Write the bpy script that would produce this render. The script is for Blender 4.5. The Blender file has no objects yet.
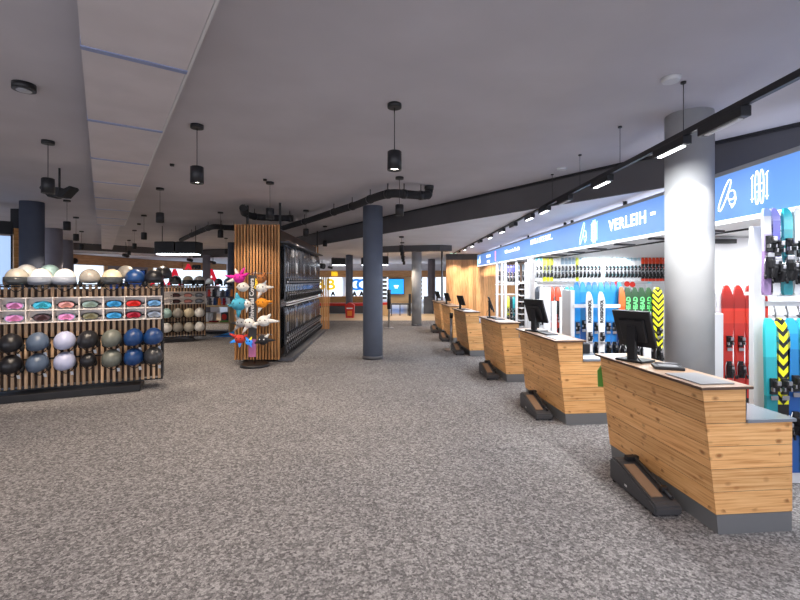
import bpy, bmesh, math, random
from mathutils import Vector, Matrix
random.seed(7)
PI = math.pi; R = math.radians
SC = bpy.context.scene
COL = SC.collection
H = 1.65; F = 440.0; CX = 402.0; HY = 280.0
def at(px, py, Y): return Vector(((px-CX)/F*Y, Y, H+(HY-py)/F*Y))
def fx(px, Y): return (px-CX)/F*Y
def fz(py, Y): return H+(HY-py)/F*Y

# ------------------------------------------------------------ materials
M = {}
def mat(name, col, rough=.6, metal=0, emit=None, es=0, alpha=None, spec=.5, trans=0):
    m = bpy.data.materials.new(name); m.use_nodes = True
    b = m.node_tree.nodes['Principled BSDF']
    b.inputs['Base Color'].default_value = (*col, 1); b.inputs['Roughness'].default_value = rough
    b.inputs['Metallic'].default_value = metal; b.inputs['Specular IOR Level'].default_value = spec
    b.inputs['Transmission Weight'].default_value = trans
    if alpha is not None: b.inputs['Alpha'].default_value = alpha
    if emit: b.inputs['Emission Color'].default_value = (*emit, 1); b.inputs['Emission Strength'].default_value = es
    M[name] = m; return m
def nt(m): return m.node_tree, m.node_tree.nodes, m.node_tree.links, m.node_tree.nodes['Principled BSDF']
def mathn(N, L, op, a, b=None, c=None):
    n = N.new('ShaderNodeMath'); n.operation = op
    for i, v in enumerate((a, b, c)):
        if v is None: continue
        if hasattr(v, 'is_linked') or hasattr(v, 'links'): L.new(v, n.inputs[i])
        else: n.inputs[i].default_value = v
    return n.outputs[0]
def ramp(N, L, fac, stops):
    r = N.new('ShaderNodeValToRGB'); L.new(fac, r.inputs[0]); e = r.color_ramp.elements
    while len(e) < len(stops): e.new(.5)
    for i, (p, c) in enumerate(stops): e[i].position = p; e[i].color = (*c, 1)
    return r.outputs[0]
def mixc(N, L, fac, a, b, mode='MIX'):
    n = N.new('ShaderNodeMix'); n.data_type = 'RGBA'; n.blend_type = mode
    for s, v in ((n.inputs[0], fac), (n.inputs[6], a), (n.inputs[7], b)):
        if hasattr(v, 'links'): L.new(v, s)
        else: s.default_value = v if isinstance(v, (int, float)) else (*v, 1)
    return n.outputs[2]
def noise(N, L, vec, scale, detail=3, rough=.5):
    n = N.new('ShaderNodeTexNoise'); L.new(vec, n.inputs['Vector']); n.inputs['Scale'].default_value = scale
    n.inputs['Detail'].default_value = detail; n.inputs['Roughness'].default_value = rough
    return n.outputs['Fac']
def comb(N, L, x, y, z):
    n = N.new('ShaderNodeCombineXYZ')
    for i, v in enumerate((x, y, z)):
        if hasattr(v, 'links'): L.new(v, n.inputs[i])
        else: n.inputs[i].default_value = v
    return n.outputs[0]
def bump(N, L, B, h, s=.3, d=.01):
    n = N.new('ShaderNodeBump'); n.inputs['Strength'].default_value = s; n.inputs['Distance'].default_value = d
    L.new(h, n.inputs['Height']); L.new(n.outputs[0], B.inputs['Normal'])

def carpet(name, c0, c1, c2):
    m = mat(name, c1, .95, spec=.1); T, N, L, B = nt(m)
    tc = N.new('ShaderNodeTexCoord').outputs['Object']
    def cell(sc):
        v = N.new('ShaderNodeTexVoronoi'); v.inputs['Scale'].default_value = sc; L.new(tc, v.inputs['Vector'])
        q = N.new('ShaderNodeSeparateColor'); L.new(v.outputs['Color'], q.inputs[0]); return q.outputs[0]
    a = cell(150); b = cell(62); c = noise(N, L, tc, .9, 3)
    f = mathn(N, L, 'ADD', mathn(N, L, 'MULTIPLY', a, .4), mathn(N, L, 'MULTIPLY', b, .6))
    col = ramp(N, L, f, [(.12, c0), (.5, c1), (.9, c2)])
    w = ramp(N, L, c, [(.3, (.9, .9, .9)), (.7, (1.08, 1.07, 1.05))])
    L.new(mixc(N, L, 1., col, w, 'MULTIPLY'), B.inputs['Base Color'])
    bump(N, L, B, a, .35, .006)
carpet('carpet', (.095, .09, .093), (.205, .196, .20), (.40, .385, .385))
mat('floor_wood', (.62, .48, .32), .45)
mat('floor_tile', (.42, .47, .56), .3)

def wood(name, light, mid, dark, plank=.147, off=.128, knots=True, vert=False, var=.35, rough=.5, gs=22):
    m = mat(name, mid, rough, spec=.3); T, N, L, B = nt(m)
    tc = N.new('ShaderNodeTexCoord').outputs['Object']; s = N.new('ShaderNodeSeparateXYZ'); L.new(tc, s.inputs[0])
    u = mathn(N, L, 'ADD', s.outputs[0], mathn(N, L, 'MULTIPLY', s.outputs[1], 1.0)); z = s.outputs[2]
    if vert: u, z = z, u
    row = mathn(N, L, 'FLOOR', mathn(N, L, 'DIVIDE', mathn(N, L, 'SUBTRACT', z, off), plank))
    wn = N.new('ShaderNodeTexWhiteNoise'); wn.noise_dimensions = '1D'; L.new(row, wn.inputs['W'])
    sh = mathn(N, L, 'ADD', u, mathn(N, L, 'MULTIPLY', row, 3.7))
    v1 = comb(N, L, mathn(N, L, 'MULTIPLY', sh, 1.6), mathn(N, L, 'MULTIPLY', z, gs), row)
    g = noise(N, L, v1, 1.6, 5, .6)
    col = ramp(N, L, g, [(.3, dark), (.5, mid), (.68, light)])
    br = mathn(N, L, 'ADD', 1-var/2, mathn(N, L, 'MULTIPLY', wn.outputs['Value'], var))
    col = mixc(N, L, 1., col, comb(N, L, br, br, br), 'MULTIPLY')
    if knots:
        v2 = comb(N, L, mathn(N, L, 'MULTIPLY', sh, 9.), mathn(N, L, 'MULTIPLY', z, 15), row)
        vo = N.new('ShaderNodeTexVoronoi'); L.new(v2, vo.inputs['Vector']); vo.inputs['Scale'].default_value = 1
        k = ramp(N, L, vo.outputs['Distance'], [(.10, (1, 1, 1)), (.17, (.55, .55, .55)), (.3, (0, 0, 0))])
        pick = mathn(N, L, 'GREATER_THAN', noise(N, L, v2, .8, 0), .47)
        kk = mathn(N, L, 'MULTIPLY', mathn(N, L, 'MULTIPLY', k, pick), .8)
        col = mixc(N, L, kk, col, (.26, .085, .02))
    L.new(col, B.inputs['Base Color'])
wood('larch', (.88, .53, .24), (.78, .42, .165), (.55, .24, .075), var=.22, gs=46)
wood('oak_plain', (.62, .34, .14), (.52, .26, .09), (.38, .17, .06), plank=.4, off=0, knots=False, var=.15)
wood('slat_wood', (.70, .38, .16), (.58, .28, .10), (.42, .18, .06), plank=.05, off=0, knots=False, vert=True, var=.5)
wood('pale_slat', (.76, .53, .33), (.64, .42, .25), (.46, .28, .15), plank=.07, off=0, knots=False, vert=True, var=.5)
wood('wall_planks', (.80, .50, .26), (.68, .38, .18), (.48, .24, .10), plank=.17, off=0, knots=False, vert=True, var=.6)
wood('fascia_wood', (.60, .34, .17), (.50, .26, .11), (.36, .17, .07), plank=.3, off=0, knots=False, var=.2)

def plaster(name, c, amt=.06, rough=.9, scale=1.2):
    m = mat(name, c, rough, spec=.2); T, N, L, B = nt(m)
    tc = N.new('ShaderNodeTexCoord').outputs['Object']; a = noise(N, L, tc, scale, 3)
    lo = tuple(x*(1-amt) for x in c); hi = tuple(min(1, x*(1+amt)) for x in c)
    L.new(ramp(N, L, a, [(.35, lo), (.65, hi)]), B.inputs['Base Color'])
plaster('ceiling_paint', (.52, .50, .53), .05, 1.)
plaster('ceiling_low', (.80, .80, .85), .04)
plaster('fascia_grey', (.125, .12, .125), .08)
plaster('concrete', (.40, .40, .40), .07, .8, 2.5)
plaster('blue_grey', (.155, .18, .235), .05, .7, 3)
plaster('dark_blue_grey', (.10, .115, .155), .06, .7, 3)
plaster('mauve_grey', (.26, .25, .29), .06, .7, 3)
plaster('wall_grey', (.30, .29, .32), .05)
plaster('wall_white', (.82, .83, .85), .02)
plaster('duct_panel', (.60, .56, .57), .04, .8, 3)
mat('panel_seam', (.25, .30, .48), .5)
mat('black', (.012, .012, .014), .45); mat('black_matte', (.02, .02, .022), .85)
mat('black_gloss', (.015, .015, .018), .2); mat('charcoal', (.05, .05, .055), .5)
mat('dark_grey', (.09, .09, .10), .5); mat('mid_grey', (.25, .25, .26), .5); mat('plinth_grey', (.20, .205, .215), .4, .3)
mat('chrome', (.7, .7, .72), .2, 1); mat('steel', (.45, .45, .47), .35, 1)
mat('white', (.85, .85, .86), .4); mat('rack_white', (.78, .79, .81), .4); mat('off_white', (.62, .62, .62), .5)
mat('paper', (.75, .78, .82), .7); mat('cork', (.28, .17, .10), .8); mat('brown_edge', (.10, .055, .035), .5)
mat('top_wood', (.42, .27, .17), .35); mat('worktop_grey', (.22, .24, .27), .25)
mat('red', (.62, .03, .02), .4); mat('orange', (.85, .25, .03), .5); mat('green', (.12, .35, .05), .6)
mat('rail_wood', (.62, .42, .22), .5)
mat('lamp_glow', (1, 1, 1), emit=(1, .93, .82), es=14)
mat('led_white', (1, 1, 1), emit=(.95, .97, 1), es=5)
mat('edge_glow', (1, 1, 1), emit=(.95, .97, 1), es=.8)
mat('led_cool', (1, 1, 1), emit=(.82, .92, 1), es=5)
mat('sign_blue', (.05, .15, .45), .5, emit=(.16, .34, .76), es=.55)
mat('sign_white', (1, 1, 1), .5, emit=(1, 1, 1), es=1.0)
mat('sign_cyan', (.6, 1, 1), .5, emit=(.55, .95, 1), es=1.0)
mat('sign_pink', (.9, .3, .7), .5, emit=(.9, .25, .6), es=.9)
mat('screen_blue', (.02, .15, .6), .3, emit=(.01, .25, .85), es=1.2)
mat('screen_navy', (.01, .03, .12), .3, emit=(.006, .03, .14), es=1.)
mat('screen_off', (.02, .022, .028), .15)
mat('window_glow', (.8, .9, 1), .4, emit=(.72, .85, 1), es=.95)
mat('window_cool', (.5, .65, .9), .3, emit=(.35, .5, .75), es=.7)
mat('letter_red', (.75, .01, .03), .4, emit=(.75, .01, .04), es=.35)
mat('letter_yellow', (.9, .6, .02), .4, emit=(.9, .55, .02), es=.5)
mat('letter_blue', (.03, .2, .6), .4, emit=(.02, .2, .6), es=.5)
mat('exit_green', (.3, .8, .6), .4, emit=(.35, .85, .7), es=1.5)
mat('case_white', (.80, .74, .70), .4); mat('case_glass', (.9, .92, .95), .05, trans=0, alpha=.15)
mat('glass', (.8, .9, 1), .03, alpha=.2)

def shade_mat(name, base, rough=.35, metal=0):
    if name not in M: mat(name, base, rough, metal)
    return M[name]

# ------------------------------------------------------------ mesh helpers
def BM(): return bmesh.new()
def xf(vs, rot=None, loc=None):
    for v in vs:
        if rot is not None: v.co = rot @ v.co
        if loc is not None: v.co += Vector(loc)
def box(bm, c, s, rot=None, mi=0, bev=0):
    r = bmesh.ops.create_cube(bm, size=1); vs = r['verts']
    for v in vs: v.co = Vector((v.co.x*s[0], v.co.y*s[1], v.co.z*s[2]))
    fs = set(f for v in vs for f in v.link_faces)
    if bev:
        es = list(set(e for v in vs for e in v.link_edges))
        rr = bmesh.ops.bevel(bm, geom=es, offset=bev, segments=2, affect='EDGES', profile=.6)
        vs = list(set(v for f in rr['faces'] for v in f.verts) | set(v for v in vs if v.is_valid))
        fs = set(f for v in vs for f in v.link_faces)
    xf(vs, rot, c)
    for f in fs: f.material_index = mi
    return vs
def cyl(bm, p0, p1, r0, r1=None, seg=16, mi=0, caps=True):
    p0 = Vector(p0); p1 = Vector(p1); r1 = r0 if r1 is None else r1
    d = p1-p0; q = d.to_track_quat('Z', 'Y').to_matrix()
    a = []; b = []
    for i in range(seg):
        t = 2*PI*i/seg; o = Vector((math.cos(t), math.sin(t), 0))
        a.append(bm.verts.new(p0+q@(o*r0))); b.append(bm.verts.new(p1+q@(o*r1)))
    for i in range(seg):
        j = (i+1) % seg; f = bm.faces.new((a[i], a[j], b[j], b[i])); f.material_index = mi; f.smooth = True
    if caps:
        f = bm.faces.new(list(reversed(a))); f.material_index = mi
        f = bm.faces.new(b); f.material_index = mi
def tube(bm, pts, r, seg=10, mi=0):
    pts = [Vector(p) for p in pts]; rings = []
    for i, p in enumerate(pts):
        d = (pts[min(i+1, len(pts)-1)]-pts[max(i-1, 0)]).normalized()
        up = Vector((0, 0, 1)) if abs(d.z) < .9 else Vector((0, 1, 0))
        a = d.cross(up).normalized(); b = a.cross(d)
        rr = r[i] if isinstance(r, (list, tuple)) else r
        rings.append([bm.verts.new(p+(a*math.cos(2*PI*k/seg)+b*math.sin(2*PI*k/seg))*rr) for k in range(seg)])
    for A, B_ in zip(rings, rings[1:]):
        for k in range(seg):
            f = bm.faces.new((A[k], A[(k+1) % seg], B_[(k+1) % seg], B_[k])); f.smooth = True; f.material_index = mi
    for g in (rings[0], rings[-1]):
        f = bm.faces.new(g); f.material_index = mi
def prism(bm, pts, axis, a, b, mi=0):
    """pts in the two other axes (in xyz order), extruded along axis from a to b"""
    def mk(p, t):
        l = [p[0], p[1]]; l.insert('xyz'.index(axis), t); return Vector(l)
    A = [bm.verts.new(mk(p, a)) for p in pts]; B_ = [bm.verts.new(mk(p, b)) for p in pts]
    n = len(pts)
    for i in range(n):
        f = bm.faces.new((A[i], A[(i+1) % n], B_[(i+1) % n], B_[i])); f.material_index = mi
    f = bm.faces.new(A); f.material_index = mi; f = bm.faces.new(B_); f.material_index = mi
    return A+B_
def ell(bm, c, r, seg=20, rings=12, rot=None, mi=0, fn=None):
    rr = bmesh.ops.create_uvsphere(bm, u_segments=seg, v_segments=rings, radius=1)
    for v in rr['verts']:
        if fn: v.co = fn(v.co)
        v.co = Vector((v.co.x*r[0], v.co.y*r[1], v.co.z*r[2]))
    xf(rr['verts'], rot, c)
    for f in set(f for v in rr['verts'] for f in v.link_faces): f.smooth = True; f.material_index = mi
def obj(name, bm, m, parent=None, smooth=False):
    bmesh.ops.recalc_face_normals(bm, faces=bm.faces[:])
    me = bpy.data.meshes.new(name); bm.to_mesh(me); bm.free()
    for x in (m if isinstance(m, (list, tuple)) else [m]): me.materials.append(M[x] if isinstance(x, str) else x)
    if smooth: me.polygons.foreach_set('use_smooth', [True]*len(me.polygons))
    o = bpy.data.objects.new(name, me); COL.objects.link(o)
    if parent: o.parent = parent
    return o
def tag(o, label=None, cat=None, group=None, kind=None):
    if label: o['label'] = label
    if cat: o['category'] = cat
    if group: o['group'] = group
    if kind: o['kind'] = kind
    return o
def thing(name, label, cat, loc=(0, 0, 0), rz=0, group=None):
    o = bpy.data.objects.new(name, None); o.empty_display_size = .05; COL.objects.link(o)
    o.location = loc; o.rotation_euler = (0, 0, rz); return tag(o, label, cat, group)
def struct(name, bm, m):
    return tag(obj(name, bm, m), kind='structure')
KIDS = {}
def kids(o): return [c for c in COL.objects if c.parent == o]
def dup(root, loc, rz=0, label=None, group=None, ks=None):
    r = root.copy(); COL.objects.link(r); r.location = loc; r.rotation_euler = (0, 0, rz)
    if label: r['label'] = label
    if group: r['group'] = group
    for ch, gs in (ks if ks is not None else tree(root)):
        c = ch.copy(); COL.objects.link(c); c.parent = r
        for g in gs:
            d = g.copy(); COL.objects.link(d); d.parent = c
    return r
def tree(o): return [(c, kids(c)) for c in kids(o)]
def text(name, s, size, m, loc, rot, parent=None, ext=.004, align='CENTER', bold=0.0, sx=1, spc=1.0):
    cu = bpy.data.curves.new(name, 'FONT'); cu.body = s; cu.size = size; cu.extrude = ext; cu.align_x = align; cu.align_y = 'CENTER'
    cu.offset = bold; cu.space_character = spc; cu.resolution_u = 3
    t = bpy.data.objects.new(name, cu); COL.objects.link(t)
    bpy.context.view_layer.update()
    me = bpy.data.meshes.new_from_object(t.evaluated_get(bpy.context.evaluated_depsgraph_get()))
    bpy.data.objects.remove(t)
    for v in me.vertices: v.co.x *= sx
    me.materials.clear(); me.materials.append(M[m])
    o = bpy.data.objects.new(name, me); COL.objects.link(o); o.location = loc; o.rotation_euler = rot
    if parent: o.parent = parent
    return o
def poly(bm, pts, z):
    f = bm.faces.new([bm.verts.new((p[0], p[1], z)) for p in pts]); return f

# ------------------------------------------------------------ setting
bm = BM(); prism(bm, [(-18, -3), (9, -3), (9, 17.9), (-18, 17.9)], 'z', -.1, 0); struct('floor', bm, 'carpet')
bm = BM(); prism(bm, [(-18, 17.9), (9, 17.9), (9, 21.5), (-18, 21.5)], 'z', -.1, 0); struct('floor', bm, 'floor_wood')
bm = BM(); prism(bm, [(-18, 21.5), (9, 21.5), (9, 34), (-18, 34)], 'z', -.1, 0); struct('floor', bm, 'floor_tile')

CZ = 3.2; LZ = 2.8
line = [(6.6, -1.2), (6.3, .2), (5.3, 2.3), (3.93, 4.34), (2.4, 6.6), (.79, 9.0), (-.42, 10.75), (-3.76, 15.9), (-7.4, 21.4), (-10.8, 22.7), (-13.5, 18.4), (-16, 14.5), (-18, 12.5)]
bm = BM(); prism(bm, [(6.6, -3)]+line+[(-18, -3)], 'z', CZ, CZ+.1); struct('ceiling', bm, 'ceiling_paint')
bm = BM(); prism(bm, [(6.62, -3), (9, -3), (9, 34), (-18, 34), (-18, 12.53)]+list(reversed([(a+.02, b+.02) for a, b in line])), 'z', LZ, LZ+.1)
struct('ceiling', bm, 'ceiling_low')
def wallseg(pts, z0, z1, th=.08):
    bm = BM(); n = len(pts); P = [Vector(p) for p in pts]; rows = []
    for i, p in enumerate(P):
        d = (P[min(i+1, n-1)]-P[max(i-1, 0)]).normalized(); nn = Vector((d.y, -d.x))*th
        rows.append([bm.verts.new((q.x, q.y, z)) for q, z in ((p, z0), (p, z1), (p+nn, z1), (p+nn, z0))])
    for A, B_ in zip(rows, rows[1:]):
        for k in range(4): bm.faces.new((A[k], A[(k+1) % 4], B_[(k+1) % 4], B_[k]))
    bm.faces.new(rows[0]); bm.faces.new(rows[-1]); return bm
struct('ceiling_soffit', wallseg(line, LZ-.01, CZ-.02, .05), 'fascia_grey')
struct('trim_1', wallseg([(a-.03, b-.03) for a, b in line], CZ-.035, CZ, .03), 'black')
# curved beam under the low ceiling
bl = [(fx(p, y), y) for p, y in ((367, 15.5), (374, 15.25), (384, 15.0), (410, 14.6), (440, 14.4), (452, 14.6))]
struct('ceiling_beam', wallseg(bl, 2.61, LZ, -.4), 'fascia_grey')
# walls
struct('wall_right', wallseg([(8.4, -3), (8.4, 34)], 0, 3.2, .1), 'wall_white')
struct('wall_left', wallseg([(-14.9, 14), (-14.6, 19.3), (-14.3, 24.2), (-12.7, 31.8)], 0, LZ, .1), 'wall_grey')
struct('wall_left', wallseg([(-10.2, -3), (-10.2, 8.0)], 0, CZ, .1), 'wall_grey')  # unseen side wall, added to keep world light off the left ceiling
bm = BM(); prism(bm, [(-12.7, 31.6), (9, 31.6), (9, 31.75), (-12.7, 31.75)], 'z', 0, LZ); struct('wall_back', bm, 'ceiling_low')
bm = BM(); box(bm, (3.6, 19.4, 1.27), (3.32, .12, 2.54)); 
w = struct('wall_planked', bm, 'wall_planks')
bm = BM(); box(bm, (3.6, 19.4, 2.67), (3.32, .1, .26)); struct('trim_2', bm, 'fascia_grey')
# side fascia + windows of the left shopfront
def lw(s):
    pts = [Vector((-14.9, 14)), Vector((-14.6, 19.3)), Vector((-14.3, 24.2)), Vector((-12.7, 31.8))]
    k = min(int(s), 2); return pts[k].lerp(pts[k+1], s-k)
def lpx(px, d=.06):      # point on the left wall seen at pixel column px
    lo, hi = 0., 3.
    for _ in range(40):
        m_ = (lo+hi)/2; p = lw(m_)
        if CX+F*p.x/p.y < px: lo = m_
        else: hi = m_
    p = lw(lo); return Vector((p.x+d, p.y-.01))
a = lpx(66); pl = [a]+[lpx(p) for p in (90, 110, 130, 150, 170, 190, 210, 230, 248)]
struct('trim_3', wallseg(pl, 2.35, 2.78, .06), 'fascia_wood')
n = 1
for x0, x1, m_, z0 in ((72, 101, 'window_glow', 0.9), (152, 204, 'window_glow', .9), (209, 247, 'window_glow', .9)):
    struct('window_%d' % n, wallseg([lpx(x0, .08), lpx((x0+x1)/2, .08), lpx(x1, .08)], z0, 2.33, .04), m_); n += 1
for x0, x1 in ((101.5, 105), (146, 151)):
    struct('trim_%d' % (n+2), wallseg([lpx(x0, .1), lpx(x1, .1)], 0, 2.33, .05), 'rail_wood'); n += 1
# left glazed front close by
bm = BM(); box(bm, (0, 0, 2.72), (1.5, .12, .26)); fr = struct('window_4', bm, 'black')
bm = BM()
for x in (-.72, -.2, .3): box(bm, (x, 0, 1.3), (.05, .1, 2.6))
box(bm, (0, 0, .06), (1.5, .1, .12)); box(bm, (0, 0, 1.1), (1.5, .06, .05)); obj('window_frame', bm, 'dark_grey', fr)
bm = BM(); box(bm, (0, -.02, 1.3), (1.44, .012, 2.5)); obj('pane', bm, 'window_cool', fr)
fr.location = (-8.52, 8.50, 0); fr.rotation_euler = (0, 0, R(50))
bm = BM(); prism(bm, [(-8.05, 9.1), (-7.99, 9.06), (-7.80, 9.4), (-7.86, 9.45)], 'z', 0, 2.72); struct('wall_front_left', bm, 'oak_plain')
bm = BM(); box(bm, (0, 0, 2.5), (.34, .05, .56)); 
# back wall fascia, windows
def bw(px, Y=31.5): return fx(px, Y)
def bp(name, x0, x1, y0, y1, m_, Y=31.5, th=.06):
    bm = BM(); a = at(x0, y0, Y); b = at(x1, y1, Y); box(bm, ((a.x+b.x)/2, Y, (a.z+b.z)/2), (b.x-a.x, th, a.z-b.z)); return struct(name, bm, m_)
bp('trim_7', 300, 460, 270.6, 277.2, 'fascia_wood', 31.45, .14)
bp('window_5', 312, 342, 277.3, 296, 'window_glow')
bp('window_6', 352, 366, 277.3, 296, 'window_glow')
bp('window_7', 383, 388, 277.3, 300, 'window_glow')
bp('wall_panel', 388.3, 414, 277.3, 303, 'rail_wood')
bp('window_8', 414.5, 427, 277.3, 300, 'window_glow')
bp('window_9', 436, 449, 275, 297, 'window_glow')
bp('trim_8', 312, 366, 297, 303, 'oak_plain')
# columns
def column(px, Y, r, m_, top, label, foot=True):
    bm = BM(); cyl(bm, (0, 0, 0), (0, 0, top), r, seg=40)
    o = tag(obj('column', bm, m_), label, 'column'); o.location = (fx(px, Y), Y, 0)
    bm = BM(); cyl(bm, (0, 0, 0), (0, 0, .07), r+.012, seg=40); obj('skirting', bm, 'dark_grey', o)
    return o
column(689, 4.14, .199, 'concrete', CZ, 'thick pale grey concrete column behind the nearest wooden desk')
column(372.8, 9.28, .208, 'blue_grey', CZ, 'slate grey round column standing alone in the middle of the carpet')
column(416.6, 16.0, .18, 'concrete', 2.79, 'grey round column with a warm light scallop, right of the blue wall screen')
column(431.5, 24, .2, 'mauve_grey', 2.79, 'distant grey column between the dark cabinet and the far shop window')
column(349.3, 20.2, .16, 'blue_grey', 2.79, 'slim grey column behind the red waste bin')
column(32, 8.75, .2, 'dark_blue_grey', CZ, 'large dark slate column at the left, nearest behind the helmet stand')
column(54, 13.3, .215, 'mauve_grey', CZ, 'second mauve grey column behind the helmet stand, with warm light on its foot side')
column(67, 17.2, .2, 'mauve_grey', CZ, 'third and slimmest grey column at the left, beside the wooden shop fascia')
column(206.5, 22.0, .18, 'mauve_grey', 2.9, 'grey column between the large red letters')
column(231.5, 18.2, .15, 'dark_blue_grey', CZ, 'dark column just left of the wooden slat tower')
bm = BM(); box(bm, (0, 0, 1.6), (.2, .1, 3.2)); o = tag(obj('dark_pillar', bm, 'black_matte'), 'black flat pillar hugging the left flank of the large slate column', 'pillar'); o.location = (fx(17, 9.6), 9.6, 0)
# thin post
bm = BM(); cyl(bm, (0, 0, 0), (0, 0, LZ-.001), .035, seg=12); o = tag(obj('steel_post', bm, 'dark_grey'), 'thin dark floor-to-ceiling post left of the planked wood wall', 'post'); o.location = (fx(442, 15.2), 15.2, 0)

# ------------------------------------------------------------ ceiling duct of panels
d = Vector((-.563, .826)); nv = Vector((.826, .563))
def dn(s, n_): p = d*s+nv*n_; return (p.x, p.y)
duct = thing('ceiling_panel_run', 'long suspended run of pale grey ceiling panels with blue seams', 'ceiling panels')
# s along the run; panels split at s = seams
seams = [-.6, .78, 2.17]
z0 = 3.0
s = 3.42-1.36*2; edges = []
k = 3.15-1.4*4
while k < 13.2: edges.append(k); k += 1.4
for a_, b_ in zip(edges, edges[1:]):
    bm = BM(); prism(bm, [dn(a_+.02, -.1), dn(b_-.02, -.1), dn(b_-.02, .45), dn(a_+.02, .45)], 'z', z0, z0+.1); obj('panel', bm, 'duct_panel', duct)
    bm = BM(); prism(bm, [dn(b_-.024, -.105), dn(b_+.024, -.105), dn(b_+.024, .456), dn(b_-.024, .456)], 'z', z0-.006, z0+.08); obj('seam_bracket', bm, 'panel_seam', duct)
    bm = BM()
    for q in (-.06, .41): cyl(bm, (*dn(b_, q), z0+.1), (*dn(b_, q), CZ), .006, seg=6)
    obj('hanger', bm, 'dark_grey', duct)
k = edges[-1]+.1
while k < 23.2:
    bm = BM(); prism(bm, [dn(k, -.02), dn(k+1.15, -.02), dn(k+1.15, .37), dn(k, .37)], 'z', z0, z0+.09); obj('panel', bm, 'duct_panel', duct); k += 1.2
bm = BM(); prism(bm, [dn(-2.1, .452), dn(edges[-1], .452), dn(edges[-1], .47), dn(-2.1, .47)], 'z', z0+.0, z0+.03); obj('edge_rail', bm, 'off_white', duct)

# ------------------------------------------------------------ black ventilation pipe
def smooth_path(pts, n=6):
    P = [Vector(p) for p in pts]; out = []
    for i in range(len(P)-1):
        a, b, c, e = P[max(i-1, 0)], P[i], P[i+1], P[min(i+2, len(P)-1)]
        for k in range(n):
            t = k/n; out.append(.5*((2*b)+(c-a)*t+(2*a-5*b+4*c-e)*t*t+(3*b-a-3*c+e)*t**3))
    out.append(P[-1]); return out
def pix_z(px, py, z): Y = (z-H)*F/(HY-py); return at(px, py, Y)
def pipe(pts, r, label, ends=()):
    t = thing('ventilation_pipe', label, 'pipe')
    pp = smooth_path(pts, 8); bm = BM(); tube(bm, pp, r, 14); obj('pipe_run', bm, 'black_matte', t)
    for i in range(6, len(pp)-2, 8):
        q = pp[i]; e = (pp[i+1]-pp[i-1]).normalized()*.03
        bm = BM(); cyl(bm, q-e, q+e, r*1.13, seg=14); obj('coupling', bm, 'black', t)
        bm = BM(); cyl(bm, q+Vector((0, 0, r)), (q.x, q.y, CZ-.0), .008, seg=6); obj('hanger', bm, 'black', t)
    return t
pz = 3.03
P1 = [pix_z(px, py, pz) for px, py in ((283, 228), (313, 219), (340, 210), (356, 205), (375, 197.5), (392, 193.5), (408, 194.5), (424, 195.5))]
e = P1[-1]; P1 += [e+Vector((.07, .05, .04)), e+Vector((.09, .06, .17))]
pipe(P1, .068, 'black corrugated ventilation pipe with an elbow, passing over the slate centre column')
P2 = [pix_z(px, py, pz) for px, py in ((243, 208), (246, 214), (258, 217), (275, 218), (293, 218.5))]
pipe(P2, .07, 'short black ventilation pipe bent above the wooden slat tower')
P3 = [pix_z(px, py, pz) for px, py in ((181, 240), (196, 233), (212, 227), (224, 227.5), (236, 228))]
pipe(P3, .07, 'black ventilation pipe running from the twin heater to the slat tower')

# ------------------------------------------------------------ hanging air heaters
def heater(px, py, Y, w, label, n_=2):
    t = thing('ceiling_air_heater', label, 'heater', (fx(px, Y), Y, 0))
    zc = fz(py, Y)
    for i in range(n_):
        x = (i-(n_-1)/2)*w/n_
        bm = BM(); box(bm, (x, 0, zc), (w/n_*.94, .5, .34), bev=.03); c = obj('housing', bm, 'black', t)
        bm = BM(); box(bm, (x, -.02, zc-.185), (w/n_*.76, .4, .03)); obj('light_slot', bm, 'led_cool', c)
    bm = BM()
    for x in (-w*.4, w*.4): cyl(bm, (x, 0, zc+.16), (x, 0, CZ if Y < 16 else LZ), .012, seg=6)
    obj('hanger', bm, 'black', t)
heater(179, 248, 12.6, 1.2, 'twin black ceiling heater with glowing slots, above the left helmet racks')
heater(339, 261.5, 22, .75, 'single black ceiling heater left of the distant slim column', 1)
heater(366, 261.5, 22.4, .5, 'black ceiling heater half hidden by the slate centre column', 1)
heater(385, 260.5, 18, .3, 'narrow black ceiling heater just right of the slate centre column', 1)

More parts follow.
